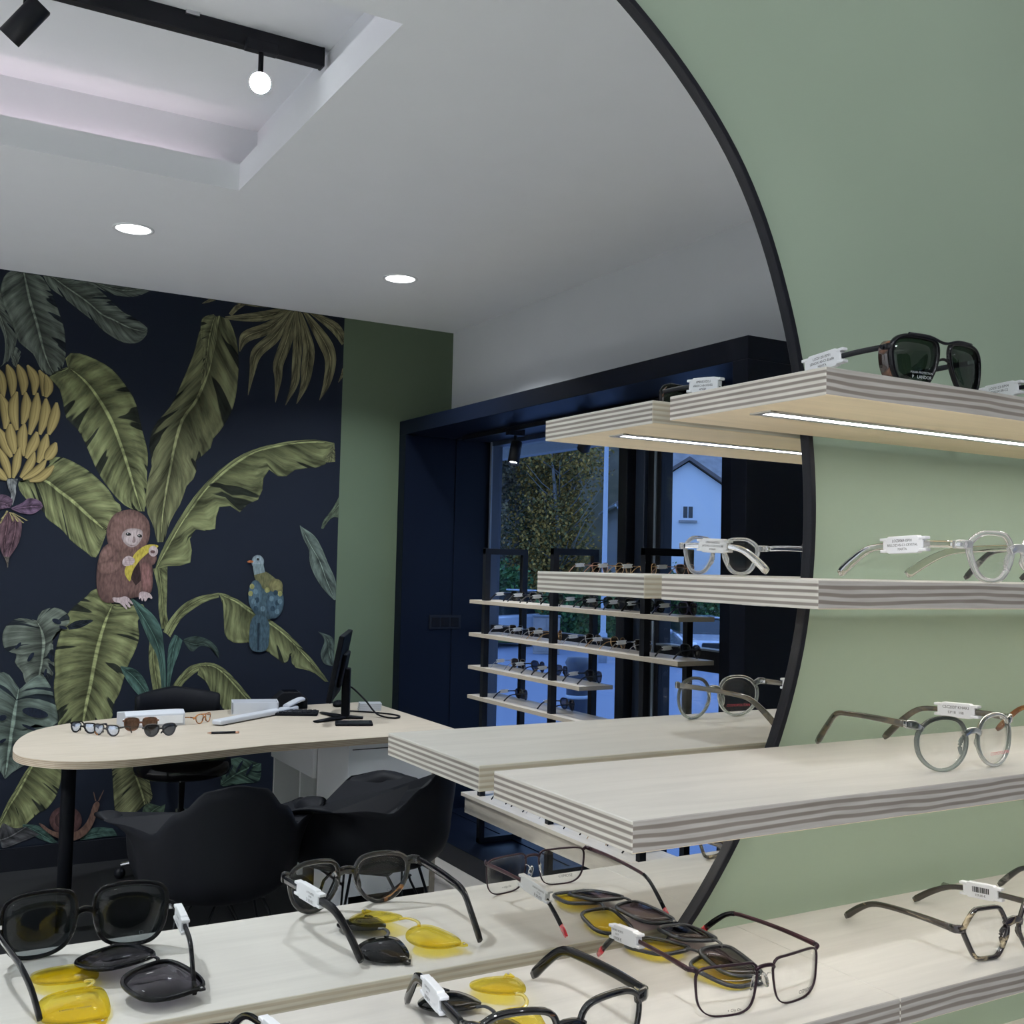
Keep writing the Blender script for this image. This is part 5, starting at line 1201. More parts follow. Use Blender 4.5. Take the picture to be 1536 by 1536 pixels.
MURAL_SHAPES = [
('monkey_body',(0.115,0.068,0.062),[(946,1568),(912,1494),(905,1400),(911,1322),(937,1272),(979,1261),(1070,1290),(1167,1301),(1179,1358),(1174,1432),(1159,1517),(1113,1573)]),
('monkey_head',(0.15,0.09,0.08),[(945,1590),(946,1646),(973,1703),(1015,1725),(1063,1734),(1113,1715),(1148,1677),(1155,1620),(1146,1563),(1099,1516),(1034,1508),(964,1529)]),
('monkey_face',(0.37,0.31,0.31),[(1017,1609),(1035,1632),(1072,1640),(1116,1633),(1120,1602),(1108,1573),(1092,1550),(1065,1540),(1038,1554),(1018,1581)]),
('monkey_eye',(0.02,0.02,0.02),[(1062,1607),(1061,1604),(1059,1601),(1055,1600),(1051,1599),(1046,1599),(1042,1601),(1039,1603),(1037,1606),(1036,1609),(1037,1611),(1039,1614),(1043,1615),(1047,1616),(1052,1616),(1056,1614),(1059,1612),(1061,1610)]),
('monkey_eye',(0.02,0.02,0.02),[(1116,1599),(1115,1596),(1112,1594),(1109,1593),(1105,1592),(1100,1593),(1097,1595),(1094,1597),(1092,1600),(1092,1603),(1093,1606),(1096,1608),(1099,1609),(1103,1610),(1107,1609),(1111,1607),(1114,1605),(1115,1602)]),
('monkey_eye',(0.5,0.5,0.5),[(1048,1610),(1048,1609),(1047,1609),(1047,1608),(1046,1608),(1045,1607),(1044,1608),(1043,1608),(1043,1609),(1042,1610),(1043,1611),(1043,1612),(1044,1613),(1045,1613),(1046,1613),(1046,1613),(1047,1612),(1048,1611)]),
('monkey_eye',(0.5,0.5,0.5),[(1103,1603),(1103,1602),(1103,1601),(1102,1601),(1101,1600),(1100,1600),(1099,1601),(1098,1601),(1098,1602),(1098,1603),(1098,1604),(1098,1605),(1099,1606),(1100,1606),(1101,1606),(1102,1606),(1102,1605),(1103,1604)]),
('monkey_nose',(0.26,0.2,0.2),[(1073,1600),(1067,1571),(1075,1563),(1086,1569),(1083,1595)]),
('monkey_mouth',(0.15,0.09,0.09),[(1043,1561),(1065,1552),(1092,1555),(1065,1548)]),
('monkey_arm',(0.15,0.09,0.08),[(941,1551),(978,1558),(996,1524),(981,1485),(929,1456),(911,1461),(917,1511)]),
('monkey_chest',(0.13,0.08,0.07),[(996,1524),(1103,1539),(1113,1431),(1066,1374),(1027,1402),(1004,1463)]),
('monkey_lap',(0.035,0.022,0.022),[(1060,1402),(1106,1471),(1121,1380),(1094,1352)]),
('monkey_forearm',(0.15,0.09,0.08),[(913,1461),(982,1476),(1027,1477),(1029,1441),(984,1406),(931,1403),(909,1427)]),
('monkey_leg',(0.17,0.09,0.085),[(1112,1459),(1139,1474),(1165,1449),(1175,1381),(1172,1318),(1128,1318),(1118,1386)]),
('monkey_arm',(0.115,0.068,0.062),[(1149,1506),(1187,1512),(1194,1484),(1173,1449),(1150,1472)]),
('printed_banana',(0.4,0.33,0.06),[(1064,1368),(1038,1407),(1039,1441),(1068,1481),(1088,1521),(1136,1559),(1185,1561),(1203,1550),(1159,1526),(1122,1494),(1090,1453),(1073,1413),(1069,1380)]),
('monkey_hand',(0.42,0.34,0.35),[(1022,1469),(1035,1492),(1056,1503),(1084,1487),(1085,1465),(1063,1450),(1031,1447)]),
('monkey_finger',(0.3,0.22,0.23),[(1040,1486),(1084,1487),(1084,1485),(1040,1484)]),
('monkey_finger',(0.3,0.22,0.23),[(1041,1476),(1084,1477),(1084,1475),(1041,1474)]),
('monkey_finger',(0.3,0.22,0.23),[(1041,1466),(1084,1467),(1085,1465),(1041,1464)]),
('monkey_finger',(0.3,0.22,0.23),[(1041,1456),(1085,1457),(1085,1454),(1042,1453)]),
('monkey_hand',(0.42,0.34,0.35),[(1196,1527),(1195,1517),(1191,1509),(1185,1503),(1178,1499),(1170,1499),(1162,1502),(1156,1508),(1151,1516),(1150,1526),(1151,1535),(1154,1543),(1160,1550),(1168,1553),(1176,1553),(1183,1550),(1190,1544),(1194,1536)]),
('monkey_hand',(0.12,0.07,0.07),[(1182,1524),(1182,1521),(1180,1518),(1176,1517),(1172,1515),(1168,1515),(1164,1516),(1161,1518),(1159,1520),(1158,1523),(1159,1526),(1161,1528),(1164,1530),(1168,1531),(1172,1531),(1176,1530),(1179,1529),(1181,1526)]),
('monkey_foot',(0.42,0.34,0.35),[(981,1295),(1016,1289),(1053,1303),(1087,1261),(1082,1256),(1054,1278),(1077,1245),(1066,1239),(1038,1273),(1061,1233),(1053,1233),(1022,1267),(995,1267)]),
('monkey_foot',(0.42,0.34,0.35),[(1109,1312),(1123,1324),(1161,1318),(1179,1293),(1174,1284),(1157,1296),(1147,1273),(1138,1273),(1137,1296),(1131,1273),(1125,1276),(1121,1295),(1114,1278)]),
('leaf_hole',(0.0135,0.0185,0.033),[(755,1166),(748,1161),(736,1162),(723,1168),(714,1177),(712,1185),(718,1190),(730,1189),(744,1183),(753,1174)]),
('leaf_hole',(0.0135,0.0185,0.033),[(785,1141),(781,1137),(770,1137),(758,1139),(748,1144),(745,1150),(749,1153),(760,1154),(772,1151),(782,1146)]),
('leaf_hole',(0.0135,0.0185,0.033),[(632,1001),(623,989),(615,984),(610,988),(611,998),(617,1012),(626,1024),(635,1029),(640,1026),(639,1015)]),
('leaf_hole',(0.0135,0.0185,0.033),[(723,1004),(728,992),(728,982),(723,980),(715,984),(707,995),(703,1007),(703,1016),(708,1019),(715,1014)]),
('leaf_hole',(0.0135,0.0185,0.033),[(574,1056),(566,1048),(559,1044),(555,1048),(557,1056),(563,1066),(571,1075),(578,1078),(581,1075),(580,1067)]),
('leaf_hole',(0.0135,0.0185,0.033),[(699,928),(696,916),(692,909),(688,910),(686,918),(687,931),(690,943),(694,950),(698,949),(700,941)]),
('leaf_hole',(0.0135,0.0185,0.033),[(715,725),(705,716),(682,714),(652,719),(623,730),(603,744),(597,757),(606,765),(629,768),(659,763),(688,752),(709,738)]),
('leaf_hole',(0.0135,0.0185,0.033),[(532,729),(531,720),(524,713),(513,710),(502,712),(496,719),(497,728),(504,735),(516,738),(526,736)]),
('leaf_hole',(0.0135,0.0185,0.033),[(664,656),(656,656),(639,661),(619,671),(603,682),(599,689),(606,690),(623,684),(644,674),(659,664)]),
('leaf_hole',(0.0135,0.0185,0.033),[(606,562),(600,562),(588,569),(573,581),(563,591),(560,598),(567,597),(579,590),(593,579),(604,568)]),
('leaf_hole',(0.0135,0.0185,0.033),[(535,625),(534,619),(527,612),(517,606),(507,604),(502,606),(503,612),(510,619),(520,625),(530,627)]),
('leaf_hole',(0.0135,0.0185,0.033),[(1617,428),(1618,420),(1611,403),(1599,383),(1588,369),(1581,365),(1581,373),(1588,390),(1599,410),(1610,425)]),
('leaf_hole',(0.0135,0.0185,0.033),[(1670,447),(1670,439),(1663,421),(1651,401),(1640,387),(1633,383),(1633,391),(1640,409),(1651,428),(1663,443)]),
('leaf_hole',(0.0135,0.0185,0.033),[(1724,428),(1724,420),(1717,402),(1705,383),(1694,368),(1686,364),(1686,372),(1693,390),(1705,410),(1716,424)]),
('bird_body',(0.045,0.075,0.095),[(1857,1290),(1853,1251),(1838,1217),(1814,1191),(1784,1178),(1752,1178),(1722,1191),(1697,1217),(1680,1251),(1673,1289),(1677,1328),(1692,1362),(1715,1388),(1744,1402),(1776,1402),(1807,1389),(1833,1364),(1850,1330)]),
('bird_tail',(0.05,0.085,0.11),[(1686,1214),(1787,1191),(1788,1062),(1778,1017),(1739,1006),(1693,1015),(1676,1064)]),
('bird_tail',(0.018,0.03,0.045),[(1720,1161),(1734,1161),(1735,1018),(1724,1018)]),
('bird_neck',(0.12,0.12,0.06),[(1690,1426),(1747,1442),(1811,1397),(1852,1359),(1850,1306),(1759,1328),(1703,1380)]),
('bird_head',(0.2,0.25,0.28),[(1745,1484),(1743,1471),(1738,1459),(1729,1450),(1718,1446),(1706,1445),(1695,1450),(1686,1458),(1680,1469),(1677,1482),(1679,1495),(1684,1507),(1693,1515),(1704,1520),(1716,1520),(1727,1516),(1736,1508),(1743,1497)]),
('bird_neck',(0.17,0.22,0.24),[(1684,1471),(1742,1472),(1752,1430),(1694,1414)]),
('bird_beak',(0.38,0.13,0.05),[(1651,1483),(1668,1493),(1690,1488),(1686,1479),(1661,1478)]),
('bird_eye',(0.02,0.02,0.02),[(1718,1497),(1718,1495),(1717,1493),(1715,1491),(1713,1491),(1710,1491),(1708,1491),(1706,1493),(1705,1495),(1704,1497),(1705,1499),(1706,1502),(1708,1503),(1710,1504),(1712,1504),(1715,1503),(1716,1502),(1718,1500)]),
('bird_wing',(0.06,0.1,0.13),[(1746,1305),(1745,1276),(1738,1251),(1728,1233),(1716,1223),(1702,1223),(1688,1233),(1677,1251),(1669,1276),(1666,1305),(1667,1333),(1673,1358),(1683,1377),(1696,1387),(1710,1387),(1723,1377),(1735,1359),(1743,1334)]),
('bird_wing',(0.05,0.085,0.115),[(1861,1263),(1856,1234),(1846,1210),(1831,1193),(1815,1184),(1798,1186),(1783,1197),(1771,1217),(1765,1243),(1764,1272),(1768,1300),(1779,1324),(1793,1342),(1809,1350),(1826,1349),(1841,1337),(1853,1318),(1860,1292)]),
('bird_wing',(0.16,0.15,0.07),[(1852,1359),(1850,1347),(1844,1336),(1834,1327),(1821,1323),(1807,1323),(1794,1327),(1784,1335),(1776,1346),(1774,1358),(1776,1371),(1782,1382),(1792,1390),(1805,1395),(1818,1395),(1831,1391),(1842,1383),(1849,1372)]),
('bird_feather',(0.25,0.25,0.1),[(1698,1354),(1696,1345),(1689,1339),(1681,1339),(1675,1345),(1672,1354),(1674,1362),(1680,1368),(1688,1368),(1695,1363)]),
('bird_feather',(0.25,0.25,0.1),[(1691,1316),(1689,1307),(1683,1302),(1675,1302),(1668,1307),(1665,1316),(1668,1325),(1674,1330),(1682,1330),(1689,1325)]),
('bird_feather',(0.11,0.17,0.21),[(1718,1328),(1716,1319),(1709,1313),(1701,1313),(1695,1318),(1692,1327),(1694,1336),(1700,1342),(1708,1342),(1715,1336)]),
('bird_feather',(0.03,0.055,0.08),[(1727,1282),(1725,1273),(1719,1268),(1711,1268),(1704,1273),(1701,1282),(1703,1291),(1710,1296),(1718,1297),(1725,1291)]),
('bird_feather',(0.11,0.17,0.21),[(1708,1275),(1706,1266),(1700,1260),(1692,1260),(1685,1266),(1682,1274),(1684,1283),(1691,1289),(1699,1289),(1706,1283)]),
('bird_feather',(0.25,0.25,0.1),[(1780,1336),(1778,1327),(1771,1321),(1763,1321),(1756,1326),(1753,1335),(1756,1344),(1762,1350),(1770,1350),(1777,1345)]),
('bird_feather',(0.25,0.25,0.1),[(1851,1317),(1849,1308),(1842,1302),(1834,1302),(1827,1308),(1824,1317),(1827,1326),(1833,1332),(1841,1332),(1848,1326)]),
('bird_feather',(0.03,0.055,0.08),[(1827,1321),(1825,1312),(1819,1306),(1810,1306),(1804,1312),(1801,1321),(1803,1330),(1809,1335),(1818,1335),(1825,1330)]),
('bird_feather',(0.11,0.17,0.21),[(1805,1290),(1803,1281),(1796,1276),(1788,1276),(1781,1281),(1778,1290),(1781,1299),(1787,1304),(1795,1305),(1802,1299)]),
('bird_feather',(0.03,0.055,0.08),[(1837,1267),(1835,1258),(1828,1253),(1820,1253),(1813,1258),(1810,1267),(1813,1276),(1819,1282),(1827,1282),(1834,1276)]),
('bird_feather',(0.11,0.17,0.21),[(1853,1275),(1850,1266),(1844,1260),(1836,1260),(1829,1266),(1826,1275),(1828,1284),(1835,1289),(1843,1290),(1850,1284)]),
('bird_feather',(0.03,0.055,0.08),[(1815,1237),(1812,1228),(1806,1222),(1798,1222),(1791,1228),(1788,1237),(1790,1246),(1797,1251),(1805,1251),(1812,1246)]),
('bird_feather',(0.11,0.17,0.21),[(1760,1237),(1758,1228),(1751,1222),(1743,1222),(1736,1228),(1734,1237),(1736,1246),(1742,1251),(1750,1251),(1757,1246)]),
('bird_feather',(0.03,0.055,0.08),[(1721,1237),(1719,1228),(1713,1222),(1705,1222),(1698,1228),(1695,1237),(1697,1246),(1704,1251),(1712,1251),(1718,1246)]),
('bird_feather',(0.11,0.17,0.21),[(1839,1221),(1837,1212),(1830,1207),(1822,1207),(1815,1213),(1812,1221),(1814,1230),(1821,1236),(1829,1236),(1836,1230)]),
('snail_shell',(0.085,0.045,0.045),[(887,212),(884,189),(872,170),(852,157),(828,152),(803,154),(778,165),(758,182),(745,203),(739,227),(743,249),(755,268),(773,281),(797,287),(823,285),(848,275),(868,258),(882,236)]),
('snail_shell',(0.05,0.028,0.03),[(854,216),(852,201),(844,189),(832,181),(817,178),(801,179),(786,186),(774,196),(765,210),(762,224),(764,238),(771,250),(783,259),(798,262),(814,261),(829,254),(842,244),(850,230)]),
('snail_shell',(0.095,0.05,0.05),[(836,217),(834,208),(829,201),(821,195),(812,193),(801,194),(791,198),(782,205),(777,214),(775,223),(776,232),(781,240),(789,245),(799,247),(809,246),(820,242),(828,235),(834,227)]),
('snail_body',(0.12,0.07,0.055),[(687,221),(712,210),(744,178),(805,156),(866,158),(906,194),(925,241),(934,284),(954,301),(968,281),(956,249),(943,196),(918,150),(878,121),(827,116),(765,144),(719,181)]),
('snail_horn',(0.13,0.08,0.06),[(943,300),(933,344),(936,344),(949,299)]),
('snail_horn',(0.13,0.08,0.06),[(956,299),(980,349),(983,348),(963,298)]),
]
# ------------------------------------------------------------------ mural print on the navy wallpaper
M_PRINT_LEAF = tone_mat('printed_ribbed_leaf', .75, 1, MURAL_GAIN)
M_PRINT_SOFT = tone_mat('printed_soft_leaf', .75, 2, MURAL_GAIN)
M_PRINT_FRUIT = tone_mat('printed_banana_skin', .75, 3, MURAL_GAIN)
M_PRINT = tone_mat('printed_animal', .75, False, MURAL_GAIN, 6.0)
mural = thing('jungle_mural', 'dark jungle mural wallpaper with banana plants, a monkey and a bird', 'mural', (0, YB, 0))
m = MB(); m.box(X0+.01, 2.156, .0002, .001, .115, CZ-.002); m.build('backing', M_NAVYWALL, mural)
def poly_resample(p, n):
    L = [0.0]
    for a, c in zip(p, p[1:]): L.append(L[-1]+hypot(c[0]-a[0], c[1]-a[1]))
    out = []; j = 0
    for k in range(n):
        d = L[-1]*k/(n-1)
        while j < len(p)-2 and L[j+1] < d: j += 1
        t = (d-L[j])/max(1e-9, L[j+1]-L[j]); t = min(1, t)
        out.append((lerp(p[j][0], p[j+1][0], t), lerp(p[j][1], p[j+1][1], t)))
    return out
def curve(p):
    q = smoothpath([(a, 0, c) for a, c in p], 4) if len(p) > 2 else [Vector((a, 0, c)) for a, c in p]
    return [(v.x, v.z) for v in q]
off = .0012
for kind, tone, L, M_, R in MURAL_LEAVES:
    n = 26
    L, M_, R = [poly_resample(curve([(a/1000, c/1000) for a, c in q]), n) for q in (L, M_, R)]
    m = MB(); m.uv = []; m.col = []
    vs = []; US = (-1, -.66, -.33, 0, .33, .66, 1)
    for i in range(n):
        for u in US:
            a, c = (M_[i], L[i]) if u < 0 else (M_[i], R[i])
            x, z = lerp(a[0], c[0], abs(u)), lerp(a[1], c[1], abs(u))
            vs.append((max(X0+.01, min(2.156, x)), off, max(.115, min(CZ-.003, z)))); m.uv.append((u, i/(n-1))); m.col.append(tone)
    k = len(US)
    m.add(vs, [(i*k+j, i*k+j+1, (i+1)*k+j+1, (i+1)*k+j) for i in range(n-1) for j in range(k-1)], 0)
    m.build('printed_' + kind if not kind.startswith('printed') else kind, M_PRINT_LEAF if kind in ('banana_leaf', 'monstera_leaf') else M_PRINT_FRUIT if kind == 'banana' else M_PRINT_SOFT, mural)
    off += .00008
for kind, tone, P in MURAL_SHAPES:
    P = chaikin([(a/1000, c/1000) for a, c in P], 2 if len(P) > 4 else 0)
    m = MB(); m.col = []
    cx = sum(p[0] for p in P)/len(P); cz = sum(p[1] for p in P)/len(P)
    vs = [(min(2.156, x), off, max(.115, z)) for x, z in P]; m.col = [tuple(c*.72 for c in tone)]*len(vs)
    if kind in ('monkey_body', 'monkey_head', 'monkey_arm', 'monkey_forearm', 'monkey_leg', 'bird_body', 'bird_wing', 'bird_head', 'snail_shell', 'monkey_face'):
        inn = [(lerp(cx, x, .62), off, lerp(cz, z, .62)) for x, _, z in vs]
        nn = len(vs); m.col += [tuple(min(1, c*1.2) for c in tone)]*nn
        m.add(vs+inn, [(i, (i+1) % nn, nn+(i+1) % nn, nn+i) for i in range(nn)]+[tuple(range(nn, 2*nn))], 0)
    else:
        m.col = [tone]*len(vs); m.add(vs, [tuple(range(len(vs)))], 0)
    m.build('printed_' + kind if not kind.startswith('printed') else kind, M_PRINT, mural)
    off += .00004

# ------------------------------------------------------------------ outside the shop window
GZ = -1.5
M_ROAD = mat('wet_blue_asphalt', (.17, .21, .30), .55, noise=.08, nscale=.6)
M_GRASS = mat('lawn', (.07, .15, .035), .9, noise=.3, nscale=1.5)
M_HOUSE = mat('white_house_render', (.60, .63, .68), .9, noise=.02, nscale=.6)
M_ROOF = mat('brown_roof_tiles', (.12, .10, .10), .8, noise=.25, nscale=3)
M_SLATE = mat('grey_fieldstone', (.26, .25, .25), .9, noise=.45, nscale=2.2, bump=.4)
M_POLE = mat('pale_blue_steel', (.30, .35, .42), .4, noise=.04)
M_CANOPY = mat('grey_canopy_boards', (.13, .15, .18), .6, noise=.1)
M_CAR = mat('silver_blue_car_paint', (.36, .40, .48), .22, .4, noise=.02, coat=.8)
M_VAN = mat('pale_blue_van_paint', (.40, .45, .55), .25, .3, noise=.02, coat=.7)
M_CARGL = mat('dark_car_glass', (.015, .02, .025), .08, noise=.05)
M_TYRE = mat('tyre_rubber', (.015, .015, .016), .7, noise=.1)
M_BARK = mat('birch_bark', (.15, .145, .14), .9, noise=.4, nscale=6, stretch=(1, 1, .3))
M_LEAVES = tone_mat('foliage', .8, False, 1.65, .3)
b = MB(); b.box(3.6, 120, -130, 30, GZ-.2, GZ); structure(b.build('ground', M_ROAD))
def rotv(x, y, a): return (x*cos(a)-y*sin(a), x*sin(a)+y*cos(a))
AX = radians(30)
def frame_at(x, y, z=GZ):      # local x = across the view, local y = away from the shop
    return Matrix.Translation((x, y, z)) @ Matrix.Rotation(AX, 4, 'Z') @ Matrix.Diagonal((1, -1, 1, 1))
m = MB(); m.box(-30, 30, 0, 9, 0, .03); m.v = [tuple(Matrix.Translation((24.0, -33.5, GZ)) @ Matrix.Rotation(AX, 4, 'Z') @ Vector((x, -y, z))) for x, y, z in m.v]
tag(m.build('lawn', M_GRASS), 'strip of green lawn beyond the car park', 'grass')
# canopy over the pavement: slatted soffit and beam
t = thing('canopy', 'grey slatted canopy over the pavement outside the window', 'canopy', (0, 0, 0))
for k in range(9): MB().box(3.2+k*.115, 3.29+k*.115, -7.5, -1.2, 2.41, 2.43).build('slat', M_CANOPY, t)
MB().box(3.15, 4.2, -7.5, -1.2, 2.432, 2.46).build('deck', M_FRAME, t)
MB().box(4.2, 4.28, -7.5, -1.2, 2.335, 2.60).build('beam', M_CANOPY, t, bevel=.004)
# wooded slope closing the view
M_WOOD = mat('autumn_woodland', (.10, .09, .065), .95, noise=.75, nscale=1.4, bump=1.0)
m = MB(); rw = []; rh = random.Random(8); NW = 60
for j, (dy, h) in enumerate(((0, 0), (1.5, 5.5), (4, 10), (9, 15.5), (18, 20))):
    rw.append([(-45+90*i/NW, dy+rh.uniform(-.6, .6), h+(rh.uniform(-1, 1) if j else -.5)) for i in range(NW+1)])
m.add([p for r_ in rw for p in r_], [(j*(NW+1)+i, j*(NW+1)+i+1, (j+1)*(NW+1)+i+1, (j+1)*(NW+1)+i) for j in range(4) for i in range(NW)], 0, True)
m.v = [tuple(Matrix.Translation((31, -56, GZ)) @ Matrix.Rotation(AX, 4, 'Z') @ Vector((x, -y, z))) for x, y, z in m.v]
structure(m.build('hillside', M_WOOD))
# gabled white house
def rot_thing(o): o.rotation_euler = (0, 0, AX); return o
hs = rot_thing(thing('house', 'white gabled house with a small window seen through the shop window', 'house', (32.1, -38.5, GZ)))
def hp(m): m.v = [(x, -y, z) for x, y, z in m.v]; m.f = [f[::-1] for f in m.f]; return m
m = MB(); m.prism([(-3, -1), (3, -1), (3, 5.95), (0, 7.95), (-3, 5.95)], 0, 9, axis='y'); hp(m); m.build('walls', M_HOUSE, hs)
for s in (-1, 1):
    m = MB(); m.add([(0, -.3, 8.02), (0, 9.2, 8.02), (s*3.35, 9.2, 5.80), (s*3.35, -.3, 5.80), (0, -.3, 8.20), (0, 9.2, 8.20), (s*3.35, 9.2, 5.98), (s*3.35, -.3, 5.98)], [(0,1,2,3),(7,6,5,4),(0,3,7,4),(1,5,6,2),(3,2,6,7),(0,4,5,1)]); hp(m); m.build('roof_slope', M_ROOF, hs)
    m = MB(); m.tube([(s*3.36, -.3, 5.86), (s*3.36, 9, 5.86)], .07, 8); hp(m); m.build('gutter', M_POLE, hs)
m = MB(); m.tube([(-3.3, -.2, 5.8), (-3.05, -.12, 5.4), (-3.05, -.12, 0)], .05, 8); hp(m); m.build('downpipe', M_POLE, hs)
m = MB(); m.box(-.30, .30, -.03, .02, 5.25, 5.95); hp(m); w = m.build('window', M_HOUSE, hs)
m = MB(); m.box(-.22, -.02, -.04, .0, 5.35, 5.88); m.box(.02, .22, -.04, .0, 5.35, 5.88); hp(m); m.build('pane', M_CARGL, w)
m = MB(); m.box(-.42, .42, -.12, .02, 5.14, 5.24); hp(m); m.build('window_sill', M_SLATE, w)
h2 = rot_thing(thing('stone_house', 'house with a broad grey stone roof behind the white gable', 'house', (43.2, -45.2, GZ)))
m = MB(); m.box(-7, 7, 0, 8, -1, 7.6); hp(m); m.build('walls', M_HOUSE, h2)
m = MB(); m.prism([(-.6, 7.4), (4.2, 12.2), (8.6, 7.4)], -7.4, 7.4, axis='x'); hp(m); m.build('roof', M_SLATE, h2)
m = MB(); m.box(2.4, 3.1, 1.5, 2.3, 9, 11.2); hp(m); m.build('chimney', M_ROOF, h2)
# lamp post
lp = thing('lamp_post', 'tall pale blue lamp post between the trees and the house', 'lamp post', (19.6, -27.25, GZ))
MB().lathe([(.14, 0), (.14, .9), (.088, .95), (.062, 8.5)], 14).build('pole', M_POLE, lp)
m = MB(); m.tube(smoothpath([(0, 0, 8.4), (.2, .1, 8.8), (1.2, .5, 9.0)], 4), .05, 8); m.build('arm', M_POLE, lp)
MB().box(1.1, 1.7, .4, .6, 8.95, 9.08).build('lamp_head', M_POLE, lp, bevel=.03)
# cars
def car(name, label, x, y, rz, body, prof, cabin, w, kind='car'):
    t = thing(name, label, kind, (x, y, GZ), rz)
    m = MB(); m.prism(prof, -w/2, w/2, axis='y'); m.build('body', body, t, bevel=.09)
    m = MB(); n_ = len(cabin)
    m.loft([[(a, -w/2*.82+(0 if z < 1.0 else .10), z) for a, z in cabin], [(a, w/2*.82-(0 if z < 1.0 else .10), z) for a, z in cabin]], 0, False, True, False); m.build('cabin', M_CARGL, t, bevel=.05)
    rz_ = max(z for _, z in cabin); xs = [a for a, z in cabin if z > rz_-.05]
    MB().box(min(xs)-.05, max(xs)+.05, -w/2*.78, w/2*.78, rz_-.03, rz_+.03).build('roof', body, t, bevel=.03)
    L = max(a for a, _ in prof); Lm = min(a for a, _ in prof)
    for fx in (Lm+.75, L-.8):
        for s in (-1, 1):
            q = MB(); q.tube([(fx, s*(w/2-.2), .32), (fx, s*(w/2+.01), .32)], .32, 20); o = q.build('wheel', M_TYRE, t)
            q = MB(); q.tube([(fx, s*(w/2-.02), .32), (fx, s*(w/2+.02), .32)], .2, 14); q.build('wheel_rim', M_ALU, o)
    for s in (-1, 1):
        MB().box(L-.16, L+.01, s*w*.36-.18, s*w*.36+.18, .62, .76).build('headlight', M_WPLASTIC, t, bevel=.03)
        q = MB(); q.ball((L-1.75, s*(w/2+.08), .98), .10, .10, .08, 10); q.build('side_mirror', body, t)
    MB().box(L-.05, L+.012, -.32, .32, .52, .76).build('grille', M_BLACK, t, bevel=.03)
    MB().box(L-.02, L+.02, -.26, .26, .36, .47).build('number_plate', M_WPLASTIC, t)
    return t
car('car', 'silver-blue car parked nose towards the shop', 22.95, -26.7, radians(118), M_CAR,
    [(-2.2,.28),(2.1,.25),(2.2,.45),(2.15,.72),(1.95,.82),(.9,.95),(-1.7,1.0),(-2.2,.9)], [(.95,.93),(.25,1.42),(-1.1,1.44),(-1.85,.98)], 1.8)
car('van', 'pale blue van parked in front of the hedge', 18.9, -33.9, radians(160), M_VAN,
    [(-2.3,.35),(2.0,.3),(2.15,.55),(2.1,.95),(1.5,1.15),(-2.3,1.2)], [(1.5,1.1),(.75,1.95),(-2.2,2.05),(-2.28,1.1)], 1.9, 'van')
t = thing('street_cabinet', 'grey-green street cabinet beside the van', 'cabinet', (19.6, -30.6, GZ), AX)
MB().box(-.45, .45, -.2, .2, 0, 1.25).build('body', M_SLATE, t, bevel=.02); MB().box(-.48, .48, -.23, .23, 1.25, 1.31).build('lid', M_CANOPY, t, bevel=.01)
for sx in (-.22, .22): MB().box(sx-.2, sx+.2, .2, .215, .1, 1.2).build('door', M_SLATE, t, bevel=.004)
t = thing('litter_bin', 'dark blue round post bin on the pavement', 'bin', (6.9, -9.55, GZ))
MB().lathe([(.13, 0), (.13, 1.85), (.15, 1.9), (.12, 1.96), (.001, 1.97)], 18).build('body', M_FRAME, t); MB().lathe([(.134, 1.5), (.137, 1.52), (.134, 1.54)], 18).build('band', M_POLE, t)

# hedge and autumn trees
def foliage(name, blobs, count, size, pal, parent, seed):
    r = random.Random(seed); m = MB(); m.col = []; vs = []; fs = []
    tot = sum(b_[3]*b_[4]*b_[5] for b_ in blobs)
    for cx, cy, cz, rx, ry, rz in blobs:
        for _ in range(max(6, int(count*rx*ry*rz/tot))):
            a = r.uniform(0, 2*pi); u = r.uniform(-1, 1); q = r.random()**.45; s_ = (1-u*u)**.5
            p = Vector((cx+rx*q*s_*cos(a), cy+ry*q*s_*sin(a), cz+rz*q*u))
            d1 = Vector((r.gauss(0, 1), r.gauss(0, 1), r.gauss(0, 1))).normalized(); d2 = d1.orthogonal().normalized()
            sz = size*r.uniform(.6, 1.4); k = len(vs)
            vs += [p-d1*sz, p+d2*sz*.6, p+d1*sz, p-d2*sz*.6]; fs.append((k, k+1, k+2, k+3))
            c = r.choice(pal); g_ = r.uniform(.55, 1.35); m.col += [tuple(min(1, x*g_) for x in c)]*4
    m.add(vs, fs, 0); return m.build(name, M_LEAVES, parent, kind='stuff')
PAL_A = [(.20, .12, .03), (.16, .11, .035), (.10, .085, .03), (.24, .15, .04), (.07, .07, .03)]
PAL_B = [(.13, .11, .07), (.10, .09, .07), (.16, .13, .07), (.08, .08, .06)]
PAL_G = [(.045, .10, .035), (.03, .07, .03), (.065, .13, .05), (.025, .05, .03)]
PAL_D = [(.03, .055, .03), (.045, .07, .035), (.06, .07, .03)]
TREES = [(24.6, -46.0, 11.5, 2.8, PAL_B, 'bare-looking birch with grey-brown twigs left of the autumn tree'), (26.8, -45.0, 12, 3.0, PAL_B, 'second thin birch close to the autumn tree'),
         (27.0, -41.6, 9.5, 2.7, PAL_A, 'golden brown autumn tree in the middle of the window'), (27.7, -43.2, 9.0, 2.3, PAL_A, 'rust coloured autumn tree behind the lamp post'),
         (23.0, -44.0, 10.5, 2.6, PAL_B, 'pale birch at the window edge above the van'), (29.6, -47.6, 9.0, 2.4, PAL_D, 'dark evergreen tree beside the white house'), (28.8, -51.8, 13, 3.0, PAL_B, 'tall brown tree far behind the lamp post'),
         (25.6, -52.0, 14, 4.2, PAL_B, 'tall grey-brown tree far behind the birches')]
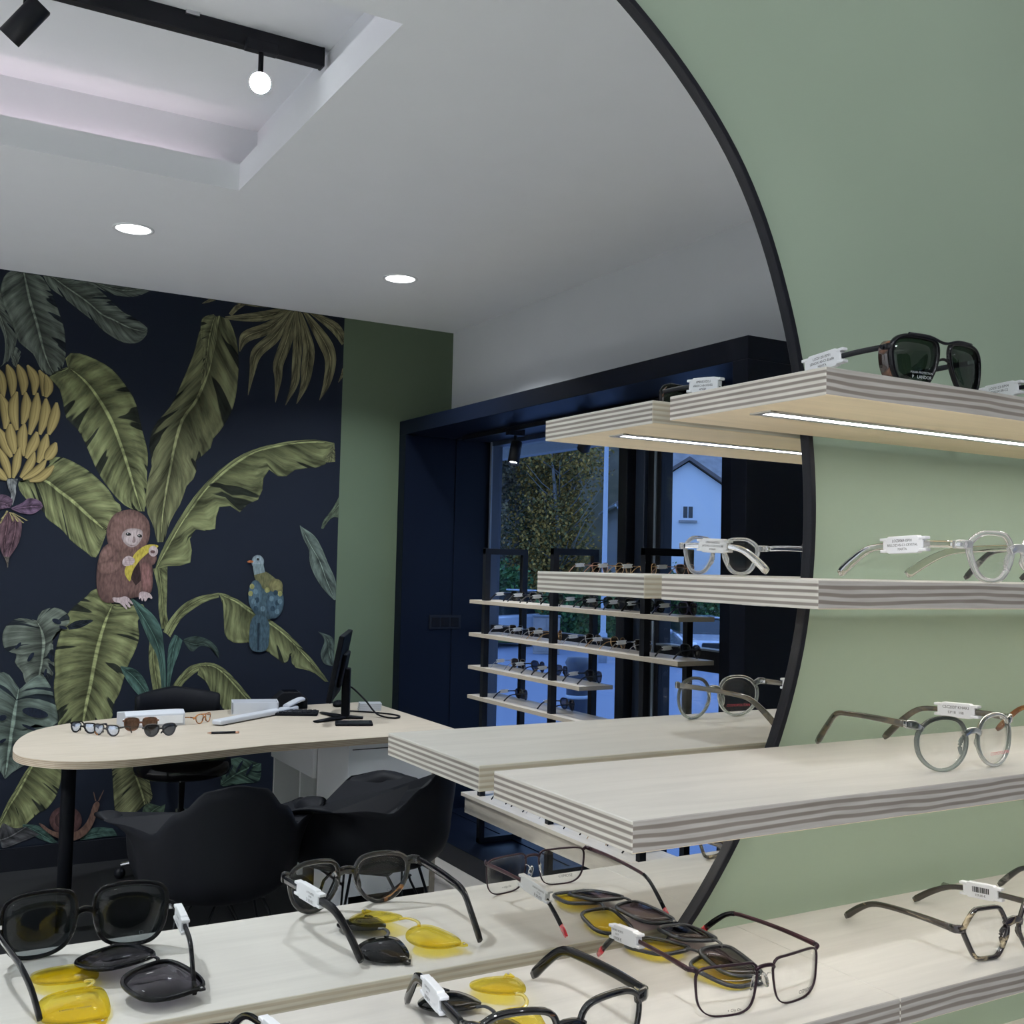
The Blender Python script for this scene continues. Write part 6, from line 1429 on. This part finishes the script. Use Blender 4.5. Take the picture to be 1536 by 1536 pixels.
for i, (x, y, h, r_, pal, lab) in enumerate(TREES):
    t = thing('tree', lab, 'tree', (x, y, GZ), 0, 'trees across the road')
    r = random.Random(40+i)
    m = MB(); m.tube([(0, 0, 0), (r.uniform(-.2, .2), 0, h*.4), (r.uniform(-.5, .5), r.uniform(-.3, .3), h*.95)], [.17, .11, .03], 8)
    for k in range(34):
        z = h*r.uniform(.12, .9); a = r.uniform(0, 2*pi); L = r_*r.uniform(.5, 1.0)
        m.tube([(0, 0, z), (L*.5*cos(a), L*.5*sin(a), z+L*.35), (L*cos(a), L*sin(a), z+L*.9)], [.04, .025, .008], 5)
    m.build('trunk', M_BARK, t)
    bl = []
    for k in range(34):
        a = r.uniform(0, 2*pi); z = h*r.uniform(.04, .95); q = r_*r.uniform(.1, .75)*(1.1-.55*abs(z/h-.45))
        bl.append((q*cos(a), q*sin(a), z, r_*.42, r_*.42, r_*.5))
    foliage('foliage', bl, 9000, .085, pal, t, 60+i)
HEDGE = [(18.0, -37.4, 1.6, 1.5, 'bushy green hedge shrub behind the van roof'), (21.4, -37.3, 1.5, 1.55, 'green hedge shrub right of the van'), (22.4, -33.6, 1.5, 1.3, 'green shrub below the autumn tree'), (24.2, -34.5, 1.7, 1.2, 'low green shrub by the lamp post'), (27.3, -35.7, 2.1, 1.6, 'tall green shrub at the corner of the white house'), (29.6, -35.2, 1.8, 1.6, 'green shrub before the white gable'), (31.8, -34.2, 1.9, 1.7, 'green shrub right of the white gable'), (16.9, -36.2, 1.7, 1.6, 'green hedge shrub at the window edge')]
for i, (x, y, r_, h_, lab) in enumerate(HEDGE):
    t = thing('shrub', lab, 'shrub', (x, y, GZ), 0, 'hedge across the road')
    r = random.Random(90+i); H_ = h_*2.0
    m = MB()
    for k in range(7): a = r.uniform(0, 2*pi); m.tube([(0, 0, 0), (r_*.5*cos(a), r_*.5*sin(a), H_*.7)], [.05, .015], 5)
    m.build('stems', M_BARK, t)
    foliage('foliage', [(r.uniform(-r_*.6, r_*.6), r.uniform(-r_*.5, r_*.5), H_*r.uniform(.15, .8), r_*.6, r_*.6, H_*.26) for k in range(9)], 3800, .085, PAL_G, t, 120+i)
